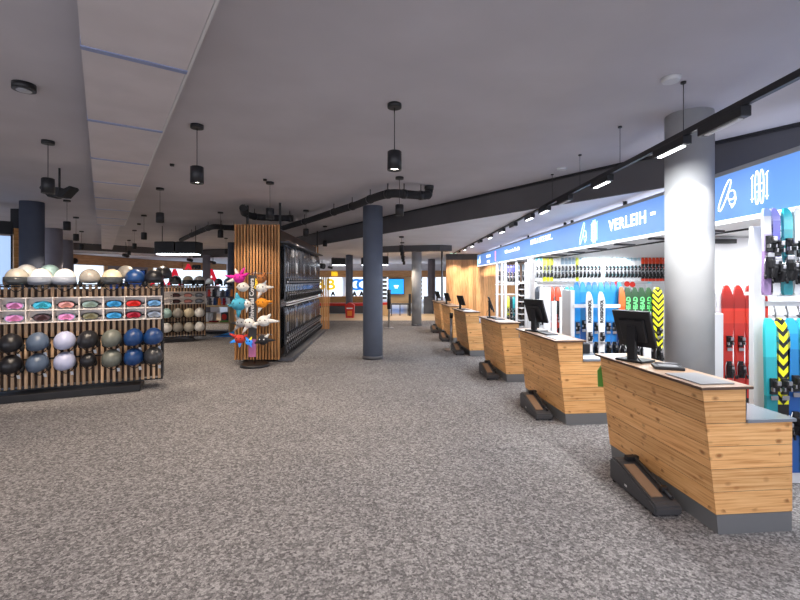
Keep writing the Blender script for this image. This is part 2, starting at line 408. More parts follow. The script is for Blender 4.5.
# ------------------------------------------------------------ pendant lamps
lt_spot = None
def spot(loc, energy, size, blend, col, tgt=None, rad=.04):
    l = bpy.data.lights.new('spot', 'SPOT'); l.energy = energy; l.spot_size = R(size); l.spot_blend = blend; l.color = col; l.shadow_soft_size = rad
    o = bpy.data.objects.new('spot_light', l); o.location = loc; COL.objects.link(o)
    if tgt is not None: o.rotation_euler = (Vector(tgt)-Vector(loc)).to_track_quat('-Z', 'Y').to_euler()
    return o
def area(loc, sx, sy, energy, col, rot=(0, 0, 0)):
    l = bpy.data.lights.new('area', 'AREA'); l.shape = 'RECTANGLE'; l.size = sx; l.size_y = sy; l.energy = energy; l.color = col
    o = bpy.data.objects.new('area_light', l); o.location = loc; o.rotation_euler = rot; COL.objects.link(o); return o
proto = None
def pendant(px, cy, label, ceil=CZ, Y=None, lampz=2.7, scale=1, e=26):
    global proto
    if Y is None: Y = (ceil-H)*F/(HY-cy)
    x = fx(px, Y)
    t = thing('pendant_lamp', label, 'pendant lamp', (x, Y, 0))
    bm = BM(); cyl(bm, (0, 0, ceil-.035), (0, 0, ceil), .062, seg=24); obj('ceiling_rose', bm, 'black', t)
    bm = BM(); cyl(bm, (0, 0, lampz+.07), (0, 0, ceil-.03), .004, seg=6); obj('cable', bm, 'black', t)
    bm = BM(); 
    prof = [(.0, .085), (.052, .085), (.062, .078), (.064, -.085), (.057, -.085), (.052, -.05), (0, -.045)]
    seg = 24; rings = [[bm.verts.new((r_*math.cos(2*PI*i/seg), r_*math.sin(2*PI*i/seg), lampz+z)) for i in range(seg)] for r_, z in prof[1:-1]]
    for A, B_ in zip(rings, rings[1:]):
        for i in range(seg): f = bm.faces.new((A[i], A[(i+1) % seg], B_[(i+1) % seg], B_[i])); f.smooth = True
    bm.faces.new(rings[0]); bm.faces.new(rings[-1]); obj('shade', bm, 'black', t)
    bm = BM(); cyl(bm, (0, 0, lampz-.066), (0, 0, lampz-.052), .046, seg=20); obj('bulb', bm, 'lamp_glow', t)
    if e: spot((x, Y, lampz-.10), e, 115, .7, (1, .83, .66))
    return t
PEND = [
 (48, 141, 'black pendant lamp at far left, in front of the dark ceiling speaker'),
 (197, 125, 'black pendant lamp right of the ceiling panel run, nearest on that side'),
 (394.5, 104, 'largest black pendant lamp hanging in the centre of the ceiling'),
 (270, 182, 'black pendant lamp directly above the wooden slat tower'),
 (399.5, 177, 'black pendant lamp just below the elbow of the black pipe'),
 (306, 210, 'small black pendant lamp between slat tower and slate column, under the long pipe'),
 (325, 226, 'tiny black pendant lamp right above the black ski wall end'),
 (160, 188, 'black pendant lamp above the twin ceiling heater'),
 (144, 215, 'small black pendant lamp just right of the ceiling panel run'),
 (134.5, 230, 'smaller black pendant lamp, second of the row right of the panel run'),
 (129, 240, 'smallest black pendant lamp, last of the row right of the panel run'),
 (67, 200, 'black pendant lamp between the two left columns and the panel run, nearest of three'),
 (76, 217, 'small black pendant lamp left of the panel run, second of three'),
 (81.5, 231, 'tiny black pendant lamp left of the panel run, last of three'),
 (220.5, 212, 'black pendant lamp left of the slat tower, above the pipe bend'),
 (226, 238, 'tiny black pendant lamp beside the dark column left of the slat tower'),
]
for px, cy, lb in PEND: pendant(px, cy, lb, e=75)
# spots out of the frame behind the camera belong to the same grid
for x, y in ((-2.2, .6), (.4, .9), (-4.2, 2.2), (-3.4, -1.2), (-.6, -1.3)): spot((x, y, 2.62), 75, 120, .8, (1, .86, .72))
FAR = [(401.5, 11.6, 'first'), (402.3, 13.4, 'second'), (402.8, 15.6, 'third'), (403.2, 18.2, 'fourth'), (404, 21.4, 'fifth')]
for px, Y, w_ in FAR:
    pendant(px, 0, '%s from the front in the receding row of small pendant lamps near the centre' % w_, ceil=LZ, Y=Y, lampz=LZ-.32, e=50)
for px, cy, lb in ((24, 84, 'round black surface spotlight on the ceiling at the far left'), (130, 5, '')):
    if not lb: continue
    Y = 1.55*F/(HY-cy); t = thing('surface_spotlight', lb, 'ceiling light', (fx(px, Y), Y, 0))
    bm = BM(); cyl(bm, (0, 0, CZ-.05), (0, 0, CZ), .078, seg=28); obj('housing', bm, 'black', t)
    bm = BM(); cyl(bm, (0, 0, CZ-.056), (0, 0, CZ-.049), .05, seg=20); obj('lens', bm, 'steel', t)
def disc(name, px, py, r, h, m_, label, cat, z=CZ):
    p = pix_z(px, py, z); bm = BM(); cyl(bm, (0, 0, -h), (0, 0, 0), r*.85, r, seg=20); o = tag(obj(name, bm, m_), label, cat); o.location = p
disc('smoke_detector', 671, 78, .07, .03, 'off_white', 'round white smoke detector on the ceiling left of the concrete column', 'smoke detector')
disc('smoke_detector', 562, 168, .07, .03, 'off_white', 'flat pale smoke detector near the ceiling soffit, left of the track light', 'smoke detector')
disc('ceiling_downlight', 286, 220, .09, .05, 'white', 'white round ceiling downlight beside the pipe above the slat tower', 'downlight')
disc('ceiling_downlight', 398, 204, .05, .03, 'white', 'white ceiling dot just right of the slate column top', 'downlight')
disc('ceiling_sensor', 172, 164, .03, .03, 'black', 'black ceiling sensor dot between two pendant lamps', 'sensor')
disc('ceiling_sensor', 265, 179, .03, .03, 'black', 'black ceiling dot beside the lamp above the slat tower', 'sensor')
disc('ceiling_sensor', 139, 223.5, .05, .04, 'black', 'small black ceiling dot right of the panel run end', 'sensor')

# speaker with wings at left
Y = 6.1; p = at(59.5, 190, Y); t = thing('ceiling_speaker', 'black ceiling speaker cluster with two flared wings behind the left pendant lamp', 'speaker', (p.x, Y, .17))
bm = BM(); cyl(bm, (0, 0, 2.75), (0, 0, CZ-.17), .014, seg=8); obj('rod', bm, 'black', t)
bm = BM(); box(bm, (-.01, 0, 2.69), (.13, .16, .13), bev=.015); obj('body', bm, 'black', t)
for s_ in (-1, 1):
    bm = BM(); A = prism(bm, [(s_*.05, 2.70), (s_*.20, 2.77), (s_*.215, 2.74), (s_*.1, 2.62), (s_*.03, 2.62)], 'y', -.08, .08); obj('wing', bm, 'black_matte', t)

# ------------------------------------------------------------ track light
TX = 2.2; TZ = 2.79
tr = thing('track_light', 'long black suspended lighting track running over the desks', 'track light')
bm = BM(); box(bm, (TX, 9.7, TZ), (.035, 21.6, .045)); obj('rail', bm, 'black', tr)
for i in range(15):
    Y = 3.4+1.0*i
    if Y > 19: break
    # height of whatever ceiling hangs above
    zc = CZ if Y < 6.7 else LZ
    if Y < 6.7:
        bm = BM(); cyl(bm, (TX, Y+.04, TZ), (TX, Y+.04, zc), .003, seg=6); cyl(bm, (TX, Y+.04, zc-.015), (TX, Y+.04, zc), .02, seg=12); obj('wire', bm, 'black', tr)
for i, Y in enumerate((1.2, 3.02, 3.6, 4.85, 5.95, 6.8, 7.6, 8.7, 9.7, 11, 12.4, 13.8, 15.4, 17.)):
    bm = BM(); box(bm, (TX+.0, Y, TZ-.055), (.07, .42, .07), bev=.008); h = obj('lamp_head', bm, 'black', tr)
    bm = BM(); box(bm, (TX+.0, Y, TZ-.094), (.035, .32, .008)); obj('led_strip', bm, 'led_white' if i % 3 != 1 else 'off_white', h)
    if i % 3 != 1: area((TX, Y, TZ-.11), .05, .32, 14, (.93, .96, 1), (0, R(-8), 0))
spot((2.3, 2.95, 2.74), 65, 62, .4, (1, .98, .94), (2.6, 3.95, .9), rad=.03)
spot((2.36, 3.62, 2.74), 16, 122, .12, (1, .98, .94), (2.40, 3.69, 1.0), rad=.02)
spot((fx(414, 14.6), 14.9, 2.7), 60, 50, .3, (1, .8, .6), (fx(414.5, 16), 15.95, 1.2))

# exit sign
p = at(453, 252, 18.9); t = thing('exit_light', 'small pale green emergency exit light under the ceiling at the end of the track', 'exit light', (p.x, 18.9, p.z))
bm = BM(); box(bm, (0, 0, 0), (.3, .06, .16)); obj('housing', bm, 'white', t)
bm = BM(); box(bm, (0, -.035, 0), (.26, .012, .12)); obj('pictogram_panel', bm, 'exit_green', t)
bm = BM(); cyl(bm, (0, 0, .08), (0, 0, LZ-p.z), .012, seg=6); obj('stem', bm, 'white', t)

# ------------------------------------------------------------ rental canopy and sign
SX = 3.2
can = thing('rental_canopy', 'long blue illuminated fascia sign with white lettering above the ski racks', 'sign')
bm = BM(); box(bm, (SX+.03, 10.0, 2.47), (.06, 17.4, .44)); obj('sign_fascia', bm, 'sign_blue', can)
bm = BM(); box(bm, (SX+.04, 10.0, 2.71), (.09, 17.44, .04)); obj('cap_rail', bm, 'mid_grey', can)
bm = BM(); box(bm, (SX+.06, 10.0, 2.235), (.12, 17.4, .022)); obj('led_edge', bm, 'edge_glow', can)
bm = BM(); box(bm, (5.75, 10.0, 2.29), (5.0, 17.4, .04)); obj('soffit_panel', bm, 'off_white', can)
bm = BM()
bm.free()
for i in range(15):
    Y = 2.3+i*1.05; bm = BM(); box(bm, (SX+.62, Y, 2.255), (.42, .07, .03), rot=Matrix.Rotation(R(20), 3, 'Z')); obj('spot_bracket', bm, 'dark_grey', can)
bm = BM(); box(bm, (SX+.95, 10, 2.262), (.035, 17.2, .025)); obj('dark_channel', bm, 'black', can)
for px in (499, 526, 562, 569, 621):
    Y = SX*F/(px-CX); bm = BM(); cyl(bm, (SX+.06, Y, 2.72), (SX+.06, Y, LZ), .03 if px > 560 else .022, seg=10); obj('suspension_rod', bm, 'black', can)
RT = (R(90), 0, R(-90))
def stext(s, pxc, pyc, size, m_='sign_white', sx=1, bold=.004, name='lettering'):
    Y = (SX)*F/(pxc-CX); return text(name, s, size, m_, (SX-.006, Y, fz(pyc, Y)), RT, can, .003, bold=bold, sx=sx, spc=1.12)
stext('VERLEIH', 626.5, 222.3, .235, bold=.004, sx=1.1); stext('-', 653.3, 211.5, .3, bold=.006, sx=1.2)
stext('HAVE A NICE DAY...', 541, 239.8, .17, sx=.95, bold=.003)
stext('Willkommen im Check In', 512, 250.3, .14, sx=1.05, bold=.003)
stext('RÜCKGABE', 488.5, 256.2, .13, sx=1.0, bold=.003); stext('RETURN', 488.5, 261.6, .13, sx=.95, bold=.003)
Y = SX*F/(495.5-CX); bm = BM(); box(bm, (SX-.004, Y, 2.47), (.008, .12, .34)); obj('pink_bar', bm, 'sign_pink', can)
# pictograms: outline tubes on the fascia (plane x = SX), local u to the right in view = -y
def icon(Yc, zc, loops, m_, r=.009):
    bm = BM()
    for lp in loops: tube(bm, [(SX-.006, Yc-u, zc+v) for u, v in lp], r, 6)
    return obj('pictogram', bm, m_, can)
def oval(cx, cy, w, h, ang=0, n=18):
    o = []
    for i in range(n+1):
        t = 2*PI*i/n; x = w*math.copysign(abs(math.cos(t))**.7, math.cos(t)); y = h*math.sin(t); o.append((cx+x*math.cos(ang)-y*math.sin(ang), cy+x*math.sin(ang)+y*math.cos(ang)))
    return o
def boardicon(Yc, zc, s=1, m_='sign_white'):
    icon(Yc, zc, [oval(-.04*s, .0, .035*s, .17*s, R(-28)), oval(.055*s, -.01*s, .05*s, .045*s), [(.02*s, -.05*s), (.035*s, -.10*s), (.09*s, -.11*s), (.115*s, -.06*s), (.10*s, .0)], [(.05*s, -.11*s), (.06*s, -.14*s), (.10*s, -.10*s)]], m_, .005*s+.0015)
def skiicon(Yc, zc, s=1, m_='sign_white'):
    icon(Yc, zc, [oval(-.028*s, 0, .022*s, .16*s), oval(.028*s, 0, .022*s, .16*s), [(-.085*s, .12*s), (-.085*s, -.13*s)], [(.085*s, .12*s), (.085*s, -.13*s)],
                  [(-.1*s, -.1*s), (-.07*s, -.1*s)], [(.1*s, -.1*s), (.07*s, -.1*s)], [(-.1*s, .1*s), (-.07*s, .13*s)], [(.1*s, .13*s), (.07*s, .1*s)], [(-.045*s, .03*s), (-.01*s, .03*s)], [(-.045*s, -.04*s), (-.01*s, -.04*s)], [(.045*s, .03*s), (.01*s, .03*s)], [(.045*s, -.04*s), (.01*s, -.04*s)]], m_, .004*s+.001)
boardicon(SX*F/(728-CX), fz(195, SX*F/(728-CX)), .95); skiicon(SX*F/(760-CX), fz(187, SX*F/(760-CX)), .95)
boardicon(SX*F/(583.5-CX), fz(233.5, SX*F/(583.5-CX)), 1.2, 'sign_cyan'); skiicon(SX*F/(594.5-CX), fz(231.5, SX*F/(594.5-CX)), 1.2, 'sign_cyan')
boardicon(SX*F/(480-CX), 2.47, 1.05); 
bm = BM(); box(bm, (SX+.6, 10, 2.33), (.08, 17, .03)); obj('added_uplight_strip', bm, 'edge_glow', can)  # unseen strip and upward area lights, added to brighten the low ceiling
for y in (5.2, 7.5, 10, 13, 16): area((SX+.6, y, 2.36), .1, 2.2, 7, (.88, .9, 1), (PI, 0, 0))
# canopy lighting (downlights in the soffit)
for y, e_ in ((2.9, 26), (4.9, 24), (5.6, 30), (7.5, 38), (9.5, 40), (11.4, 42), (13.2, 38), (15.5, 34), (17.6, 26)):
    area((3.75, y, 2.24), .5, 1.2, e_*.8, (.95, .97, 1)); 
for y in (5.5, 8, 10.5, 12): area((5.6, y, 2.24), 1.2, .8, 30, (.95, .97, 1))

# ------------------------------------------------------------ skis
def topsheet(name, stops, rough=.3):
    """colour bands along the ski length (0 bottom .. 1 tip)"""
    m = mat(name, stops[0][1], rough); T, N, L, B = nt(m)
    g = N.new('ShaderNodeTexCoord').outputs['Generated']; s = N.new('ShaderNodeSeparateXYZ'); L.new(g, s.inputs[0])
    r = N.new('ShaderNodeValToRGB'); r.color_ramp.interpolation = 'CONSTANT'; L.new(s.outputs[2], r.inputs[0]); e = r.color_ramp.elements
    while len(e) < len(stops): e.new(.5)
    for i, (p, c) in enumerate(stops): e[i].position = p; e[i].color = (*c, 1)
    L.new(r.outputs[0], B.inputs['Base Color']); return m
K = (.012, .012, .014); W = (.82, .83, .85)
topsheet('ts_blue', [(0, (.01, .15, .5)), (.2, K), (.3, (.02, .22, .62)), (.62, (.02, .32, .80)), (.97, (.01, .2, .6))])
topsheet('ts_blue2', [(0, (.02, .1, .35)), (.55, (.02, .20, .48)), (.8, (.02, .30, .62)), (.9, (.03, .38, .7))])
topsheet('ts_teal', [(0, (.02, .25, .3)), (.5, (.03, .38, .44)), (.75, (.04, .55, .60))])
topsheet('ts_red', [(0, K), (.12, (.6, .03, .02)), (.7, (.75, .05, .025)), (.8, (.80, .05, .03)), (.82, (.38, .025, .02)), (.97, (.6, .03, .02))])
topsheet('ts_redw', [(0, K), (.3, (.6, .05, .03)), (.6, K), (.8, (.75, .08, .03))])
topsheet('ts_orange', [(0, K), (.5, (.7, .12, .02)), (.8, (.8, .18, .04))])
topsheet('ts_green', [(0, (.03, .2, .05)), (.15, K), (.4, (.02, .065, .028)), (.6, (.028, .08, .035))])
topsheet('ts_white', [(0, (.6, .62, .65)), (.25, W), (.9, (.75, .77, .8))])
topsheet('ts_whiteteal', [(0, W), (.2, (.12, .45, .5)), (.3, W), (.55, (.2, .5, .55)), (.62, W), (.85, (.5, .68, .75))])
topsheet('ts_lblue', [(0, W), (.3, (.15, .25, .35)), (.45, W), (.7, (.35, .48, .6))])
topsheet('ts_tealtop', [(0, (.5, .52, .55)), (.8, (.15, .65, .75))])
topsheet('ts_yellow', [(0, (.65, .68, .02)), (.2, K), (.35, (.55, .6, .05)), (.7, (.75, .78, .10))])
topsheet('ts_redk', [(0, (.7, .05, .02)), (.1, K), (.5, (.65, .04, .02)), (.6, K), (.72, (.8, .07, .02))])
topsheet('ts_purple', [(0, W), (.3, (.10, .08, .35)), (.5, (.15, .15, .65)), (.85, (.35, .35, .8))])
topsheet('ts_lilac', [(0, (.3, .2, .4)), (.5, (.45, .4, .6)), (.7, W), (.9, (.35, .5, .8))])
topsheet('ts_black', [(0, K), (.25, (.03, .035, .045)), (.9, (.06, .07, .09))], .15)
topsheet('ts_black2', [(0, K), (.25, (.03, .04, .06)), (.5, (.02, .02, .025)), (.8, (.10, .11, .13))], .15)
topsheet('ts_black_sheen', [(0, K), (.3, (.05, .06, .08)), (.5, (.22, .24, .28)), (.7, (.05, .05, .06)), (.85, (.2, .22, .26))], .15)  # grey bands paint reflected streaks onto the glossy black skis
m = mat('ts_chevron', (.7, .75, .02), .3); T, N, L, B = nt(m)
tc = N.new('ShaderNodeTexCoord').outputs['Object']; s = N.new('ShaderNodeSeparateXYZ'); L.new(tc, s.inputs[0])
v = mathn(N, L, 'SUBTRACT', mathn(N, L, 'MULTIPLY', s.outputs[2], 11.), mathn(N, L, 'MULTIPLY', mathn(N, L, 'ABSOLUTE', s.outputs[0]), 12.))
v = mathn(N, L, 'GREATER_THAN', mathn(N, L, 'FRACT', v), .45)
v = mathn(N, L, 'MULTIPLY', v, mathn(N, L, 'GREATER_THAN', s.outputs[2], .55))
L.new(mixc(N, L, v, (.015, .015, .015), (.85, .85, .02)), B.inputs['Base Color'])

def ski_bm(Lg, w=.1, st=14):
    bm = BM(); prev = None
    for t in (0, .03, .08, .18, .3, .45, .6, .72, .8, .86, .90, .93, .955, .975, .99, 1.):
        z = t*Lg
        wd = w*(.40+.12*abs(t-.45)*2) if t < .86 else w*.5*math.sqrt(max(.02, 1-((t-.86)/.145)**2))
        if t <= .0: wd = w*.42
        yb = 0 if t < .85 else .03*((t-.85)/.15)**2*min(1, Lg)
        r = [bm.verts.new((x, y+yb, z)) for x, y in ((-wd, -.013), (wd, -.013), (wd, .013), (-wd, .013))]
        if prev:
            for k in range(4): bm.faces.new((prev[k], prev[(k+1) % 4], r[(k+1) % 4], r[k]))
        else: bm.faces.new(r)
        prev = r
    bm.faces.new(prev); return bm
def binding_bm(z, kind, big=1):
    bm = BM()
    if kind == 'toe':
        box(bm, (0, -.025, z-.01), (.05, .025, .13), mi=0, bev=.005); box(bm, (0, -.052, z+.015), (.046, .04, .055), mi=0, bev=.012)
        box(bm, (0, -.078, z+.025), (.03, .014, .035), mi=1, bev=.004); box(bm, (-.026, -.05, z-.03), (.012, .03, .03), mi=1, bev=.003); box(bm, (.026, -.05, z-.03), (.012, .03, .03), mi=1, bev=.003)
        box(bm, (0, -.036, z-.10), (.056, .01, .035), mi=1, bev=.003)
    else:
        box(bm, (0, -.025, z), (.046, .025, .19), mi=0, bev=.005); box(bm, (0, -.06, z+.02), (.044, .055, .07), mi=0, bev=.014)
        box(bm, (0, -.075, z-.045), (.026, .03, .09), rot=Matrix.Rotation(R(18), 3, 'X'), mi=0, bev=.008); box(bm, (0, -.092, z+.03), (.024, .012, .03), mi=1, bev=.004)
        for s_ in (-1, 1):
            tube(bm, [(s_*.03, -.03, z+.09), (s_*.05, -.035, z+.03), (s_*.056, -.05, z-.06)], .0045, 6, mi=1); cyl(bm, (s_*.056, -.05, z-.06), (s_*.058, -.055, z-.10), .009, seg=8, mi=0)
    return bm
PROTO = {}
def ski_proto(kind, Lg, sheet, w=.1, lettering=None, lm='sign_white', bz=.57):
    key = (kind, round(Lg, 2), sheet, w)
    if key in PROTO: return PROTO[key]
    o = obj('ski_pair', ski_bm(Lg, w), sheet); cs = []
    bz += {'ts_teal': .0, 'ts_white': -.03, 'ts_lilac': .03, 'ts_purple': -.02, 'ts_blue2': .02, 'ts_yellow': .02, 'ts_lblue': -.015}.get(sheet, 0)
    for nm, z in (('toe_binding', Lg*bz), ('heel_binding', Lg*bz-.33*min(1, Lg/1.2))):
        cs.append((obj(nm, binding_bm(z, 'toe' if nm[0] == 't' else 'heel'), ['black', 'steel'], o), []))
    if lettering:
        s_, zz, sz = lettering; cs.append((text('lettering', s_, sz, lm, (0, -.017, zz), (R(90), R(-90), 0), o, .0015, bold=.003), []))
    PROTO[key] = [o, cs, False]; return PROTO[key]
def put_ski(P, loc, rz, label, group, cat='skis'):
    if not P[2]:
        P[2] = True; o = P[0]; o.location = loc; o.rotation_euler = (0, 0, rz); tag(o, label, cat, group); return o
    return dup(P[0], loc, rz, label, group, ks=P[1])
mat('head_green', (.2, .9, .3), .4)

# rack frames
def rack(name, label, x0, x1, Y, rails, posts, base=True, top=2.2, depth=.35, shelves=()):
    t = thing(name, label, 'ski rack', (0, Y, 0))
    for x in posts:
        bm = BM(); box(bm, (x, 0, top/2), (.06, depth, top), bev=.004); obj('upright', bm, 'rack_white', t)
    for z in rails:
        bm = BM(); box(bm, ((x0+x1)/2, -.05, z), (x1-x0, .03, .04), bev=.005); obj('rail', bm, 'rack_white', t)
    for z in shelves:
        bm = BM(); box(bm, ((x0+x1)/2, .0, z), (x1-x0, depth, .03)); obj('shelf', bm, 'rack_white', t)
    if base:
        bm = BM(); box(bm, ((x0+x1)/2, 0, .05), (x1-x0, depth, .1)); obj('base', bm, 'rack_white', t)
    return t
# Rack A, nearest, at the right edge
YA = 3.75
tA = rack('ski_rack', 'nearest white ski rack with two tiers of skis at the right picture edge', 3.05, 4.9, YA, [1.10, 1.45], [3.9, 4.9], shelves=[1.53], top=2.18)
bm = BM(); box(bm, (2.985, -.05, 1.05), (.10, .05, 2.1), bev=.004); obj('end_panel', bm, 'rack_white', tA)
bm = BM(); tube(bm, smooth_path([(3.08, -.02, 1.75), (3.08, -.1, 1.95), (3.12, -.14, 2.03), (3.3, -.15, 2.05), (3.6, -.15, 2.05), (4.8, -.15, 2.05)], 5), .022, 10); obj('curved_rail', bm, 'rack_white', tA)
bm = BM()
for i in range(17): tube(bm, [(3.1+i*.1, -.08, 1.43), (3.1+i*.1, -.1, 1.38), (3.11+i*.1, -.085, 1.34), (3.1+i*.1, -.07, 1.36)], .008, 6)
obj('hooks', bm, 'steel', tA)
up = [('ts_lilac', 'pale blue and white'), ('ts_lilac', 'lilac'), ('ts_tealtop', 'turquoise tipped'), ('ts_white', 'white'), ('ts_lblue', 'light blue'), ('ts_tealtop', 'turquoise tipped')]
for i, (px, kd, lb) in enumerate(((767, 'ts_lilac', 'pale blue tipped short skis, leftmost in the upper tier of the right edge rack'), (774.5, 'ts_purple', 'lilac short skis, second in the upper tier of the right edge rack'), (787, 'ts_teal', 'bright turquoise short skis hung over the curved rail at the right edge'), (798, 'ts_white', 'white short skis at the very right edge in the upper tier'))):
    put_ski(ski_proto('s', .70, kd, .075), (fx(px, YA-.22), YA-.22, 1.53), 0, lb, None)
for i in range(5): put_ski(ski_proto('s', .66, ['ts_lblue', 'ts_lilac', 'ts_black', 'ts_white', 'ts_lblue'][i], .085), (fx(769+7.3*i, YA+.06), YA+.06, 1.55), 0, 'pale short skis standing in the back row of the right edge rack, upper tier', 'back row of short skis in the right edge rack')
for px, kd, lb in ((771, 'ts_teal', 'teal skis at the left end of the lower tier in the right edge rack'), (782, 'ts_chevron', 'yellow skis with black chevrons in the right edge rack'), (793, 'ts_blue2', 'blue skis right of the yellow chevron skis'), (804, 'ts_teal', 'teal skis cut by the right picture edge')):
    put_ski(ski_proto('a', 1.24, kd, .112), (fx(px, YA-.2), YA-.2, .1), 0, lb, None)
for i in range(6): put_ski(ski_proto('a', 1.2, ['ts_black', 'ts_blue2', 'ts_black', 'ts_green', 'ts_black', 'ts_blue2'][i], .1), (fx(766+8*i, YA+.05), YA+.05, .1), 0, 'dark skis standing behind the front row of the right edge rack', 'back row of dark skis in the right edge rack')
# Rack B, red skis
YB = 5.25
tB = rack('ski_rack', 'white ski rack with bright red skis between the concrete column and the right edge rack', 3.6, 5.0, YB, [1.22], [3.66, 5.0], top=1.5)
for i, px in enumerate((727.5, 739, 750.5, 762)):
    put_ski(ski_proto('b', 1.47, 'ts_red', .125), (fx(px, YB-.2), YB-.2, .12), 0, ['bright red skis, left pair beside the white panel', 'bright red skis, second pair from the white panel', 'bright red skis half hidden by the white rack end', 'bright red skis hidden behind the white rack end'][i], None)
for i, px in enumerate((713, 721)):
    o = put_ski(ski_proto('bw', 1.5, 'ts_white', .085, ('ATOMIC', 1.2, .07), 'black'), (fx(px, YB+.05), YB+.05, .1), 0, ['white skis with dark vertical lettering right beside the concrete column', 'white skis between the lettered pair and the red skis'][i], None)
bm = BM(); box(bm, (fx(717, YB-.22), YB-.22, .68), (.13, .03, 1.18), bev=.01); xf(bm.verts[:], None, (0, -YB, 0)); obj('divider_panel', bm, 'rack_white', tB)
# partition behind B
bm = BM(); box(bm, (6.3, 6.35, 1.13), (4.2, .06, 2.26)); struct('wall_partition', bm, 'wall_white')
bm = BM(); box(bm, (4.35, 6.27, 2.2), (.8, .06, .06))
struct('trim_9', bm, 'black')
# Rack F: between column and second monitor
YF = 6.5
tF = rack('ski_rack', 'white rack holding blue and green skis behind the nearest monitor', 2.5, 4.1, YF+.12, [1.27], [2.5, 4.1], top=1.5)
for i in range(8):
    put_ski(ski_proto('f', 1.52, 'ts_blue' if i % 3 != 1 else 'ts_blue2', .098), (fx(577+6.1*i, YF+.08), YF+.08, .1), 0, 'bright blue skis in the row behind the second desk, tips level with the shelf', 'bright blue skis behind the second desk')
for px, w_ in ((589.5, 'left'), (601.5, 'right')):
    put_ski(ski_proto('fw', 1.38, 'ts_white', .10, ('ROSSIGNOL', 1.1, .062), 'black'), (fx(px, YF-.14), YF-.14, .1), 0, w_+' one of two white skis with dark vertical lettering before the blue skis', None)
put_ski(ski_proto('f', 1.45, 'ts_orange', .09), (fx(622, YF), YF, .1), 0, 'orange skis between the blue and the green rows', None)
bm = BM(); box(bm, (fx(597, YF-.07), YF-.06, 1.27), (.68, .03, .05)); xf(bm.verts[:], None, (0, -YF-.12, 0)); obj('front_rail', bm, 'rack_white', tF)
for i in range(5):
    put_ski(ski_proto('f', 1.44, 'ts_green', .118, ('HEAD', 1.19, .085), 'head_green'), (fx(628+7*i, YF), YF, .1), 0, 'dark green skis with light green lettering behind the nearest monitor', 'dark green lettered skis')
put_ski(ski_proto('f', 1.44, 'ts_chevron', .16), (fx(658, YF-.1), YF-.1, .1), 0, 'black skis with yellow chevrons just left of the concrete column', None)
for i in range(5): put_ski(ski_proto('f', 1.44, 'ts_green', .118), (fx(670+8*i, YF), YF, .1), 0, 'dark green skis behind the concrete column', 'dark green skis behind the column')
bm = BM(); box(bm, (fx(647, YF-.25), YF-.25, .62), (.11, .03, 1.15), bev=.01); xf(bm.verts[:], None, (0, -YF-.12, 0)); obj('divider_panel', bm, 'rack_white', tF)
# white upright panels near second monitor
YW = 8.95
tW = thing('ski_rack', 'low white ski rack of five tall divider panels right of the second monitor', 'ski rack', (0, YW, 0))
bm = BM(); box(bm, (fx(565, YW), .15, .04), (1.0, .4, .08)); obj('base', bm, 'rack_white', tW)
for i, (px, w_, h_, lb) in enumerate(((547, 7, 1.5, 'leftmost'), (554, 5, 1.22, 'second'), (562.5, 6, 1.3, 'third'), (572, 6.5, 1.2, 'fourth'), (583, 6.5, 1.2, 'rightmost'))):
    bm = BM(); box(bm, (fx(px, YW), 0, h_/2), (w_/F*YW, .04, h_), bev=.012); obj('divider_panel', bm, 'rack_white', tW)
sh = [('ts_redw', 550.5), ('ts_redw', 558.5), ('ts_teal', 567.5), ('ts_black', 568.2), ('ts_teal', 577.6)]
for i, (kd, px) in enumerate(sh):
    put_ski(ski_proto('w', 1.42, kd, .12), (fx(px, YW+.25), YW+.25 + (.08 if i == 3 else 0), .08), 0, ['red skis between the first two white panels', 'red and black skis between the second and third white panel', 'teal skis between the third and fourth white panel', 'black skis behind the teal pair between white panels', 'teal skis between the two rightmost white panels'][i], None)
# Rack C far, two tiers
YC = 12.4
tC = rack('ski_rack', 'long white far rack with a full upper tier of small skis under the canopy', 3.7, 8.2, YC, [1.5, 1.56], [3.72, fx(603, YC), 8.1], shelves=[1.6], top=2.24)
bm = BM(); box(bm, (6.0, YC+.35, 1.13), (4.7, .05, 2.26)); struct('wall_partition', bm, 'wall_white')
def ckind(px):
    for lim, k, l in ((543.5, 'ts_tealtop', 'turquoise tipped small skis at the left end of the far upper tier'), (553.5, 'ts_yellow', 'yellow small skis in the far upper tier, left part'), (561, 'ts_white', 'white small skis in the far upper tier beside the yellow ones'),
                      (576, 'ts_lblue', 'light blue and grey small skis in the far upper tier'), (580.5, 'ts_yellow', 'single yellow small skis among grey ones in the far upper tier'), (602, 'ts_whiteteal', 'white and teal small skis left of the upright in the far upper tier'),
                      (640.5, 'ts_whiteteal', 'white and teal small skis right of the upright in the far upper tier'), (999, 'ts_redk', 'red and black small skis at the column end of the far upper tier')):
        if px < lim: return k, l
px = 537.
while px < 680:
    if not 601 < px < 605:
        k_, l_ = ckind(px); put_ski(ski_proto('c', .66, k_, .085), (fx(px, YC-.22), YC-.22, 1.62), 0, l_, l_)
    px += 3.65
for i, (px, kd) in enumerate(((537, 'ts_black'), (542, 'ts_white'), (547, 'ts_white'), (552, 'ts_redw'), (557, 'ts_redw'), (562, 'ts_white'), (567, 'ts_teal'), (572, 'ts_teal'), (577, 'ts_blue'), (582, 'ts_blue'), (587, 'ts_blue'))):
    put_ski(ski_proto('cl', 1.36, kd, .12), (fx(px, YC-.2), YC-.2, .1), 0, 'far lower tier skis behind the white panels, %s' % {'ts_black': 'black and white pair at its left end', 'ts_white': 'white ones', 'ts_redw': 'red ones', 'ts_teal': 'teal ones', 'ts_blue': 'blue ones'}[kd], 'far lower tier skis '+kd[3:])
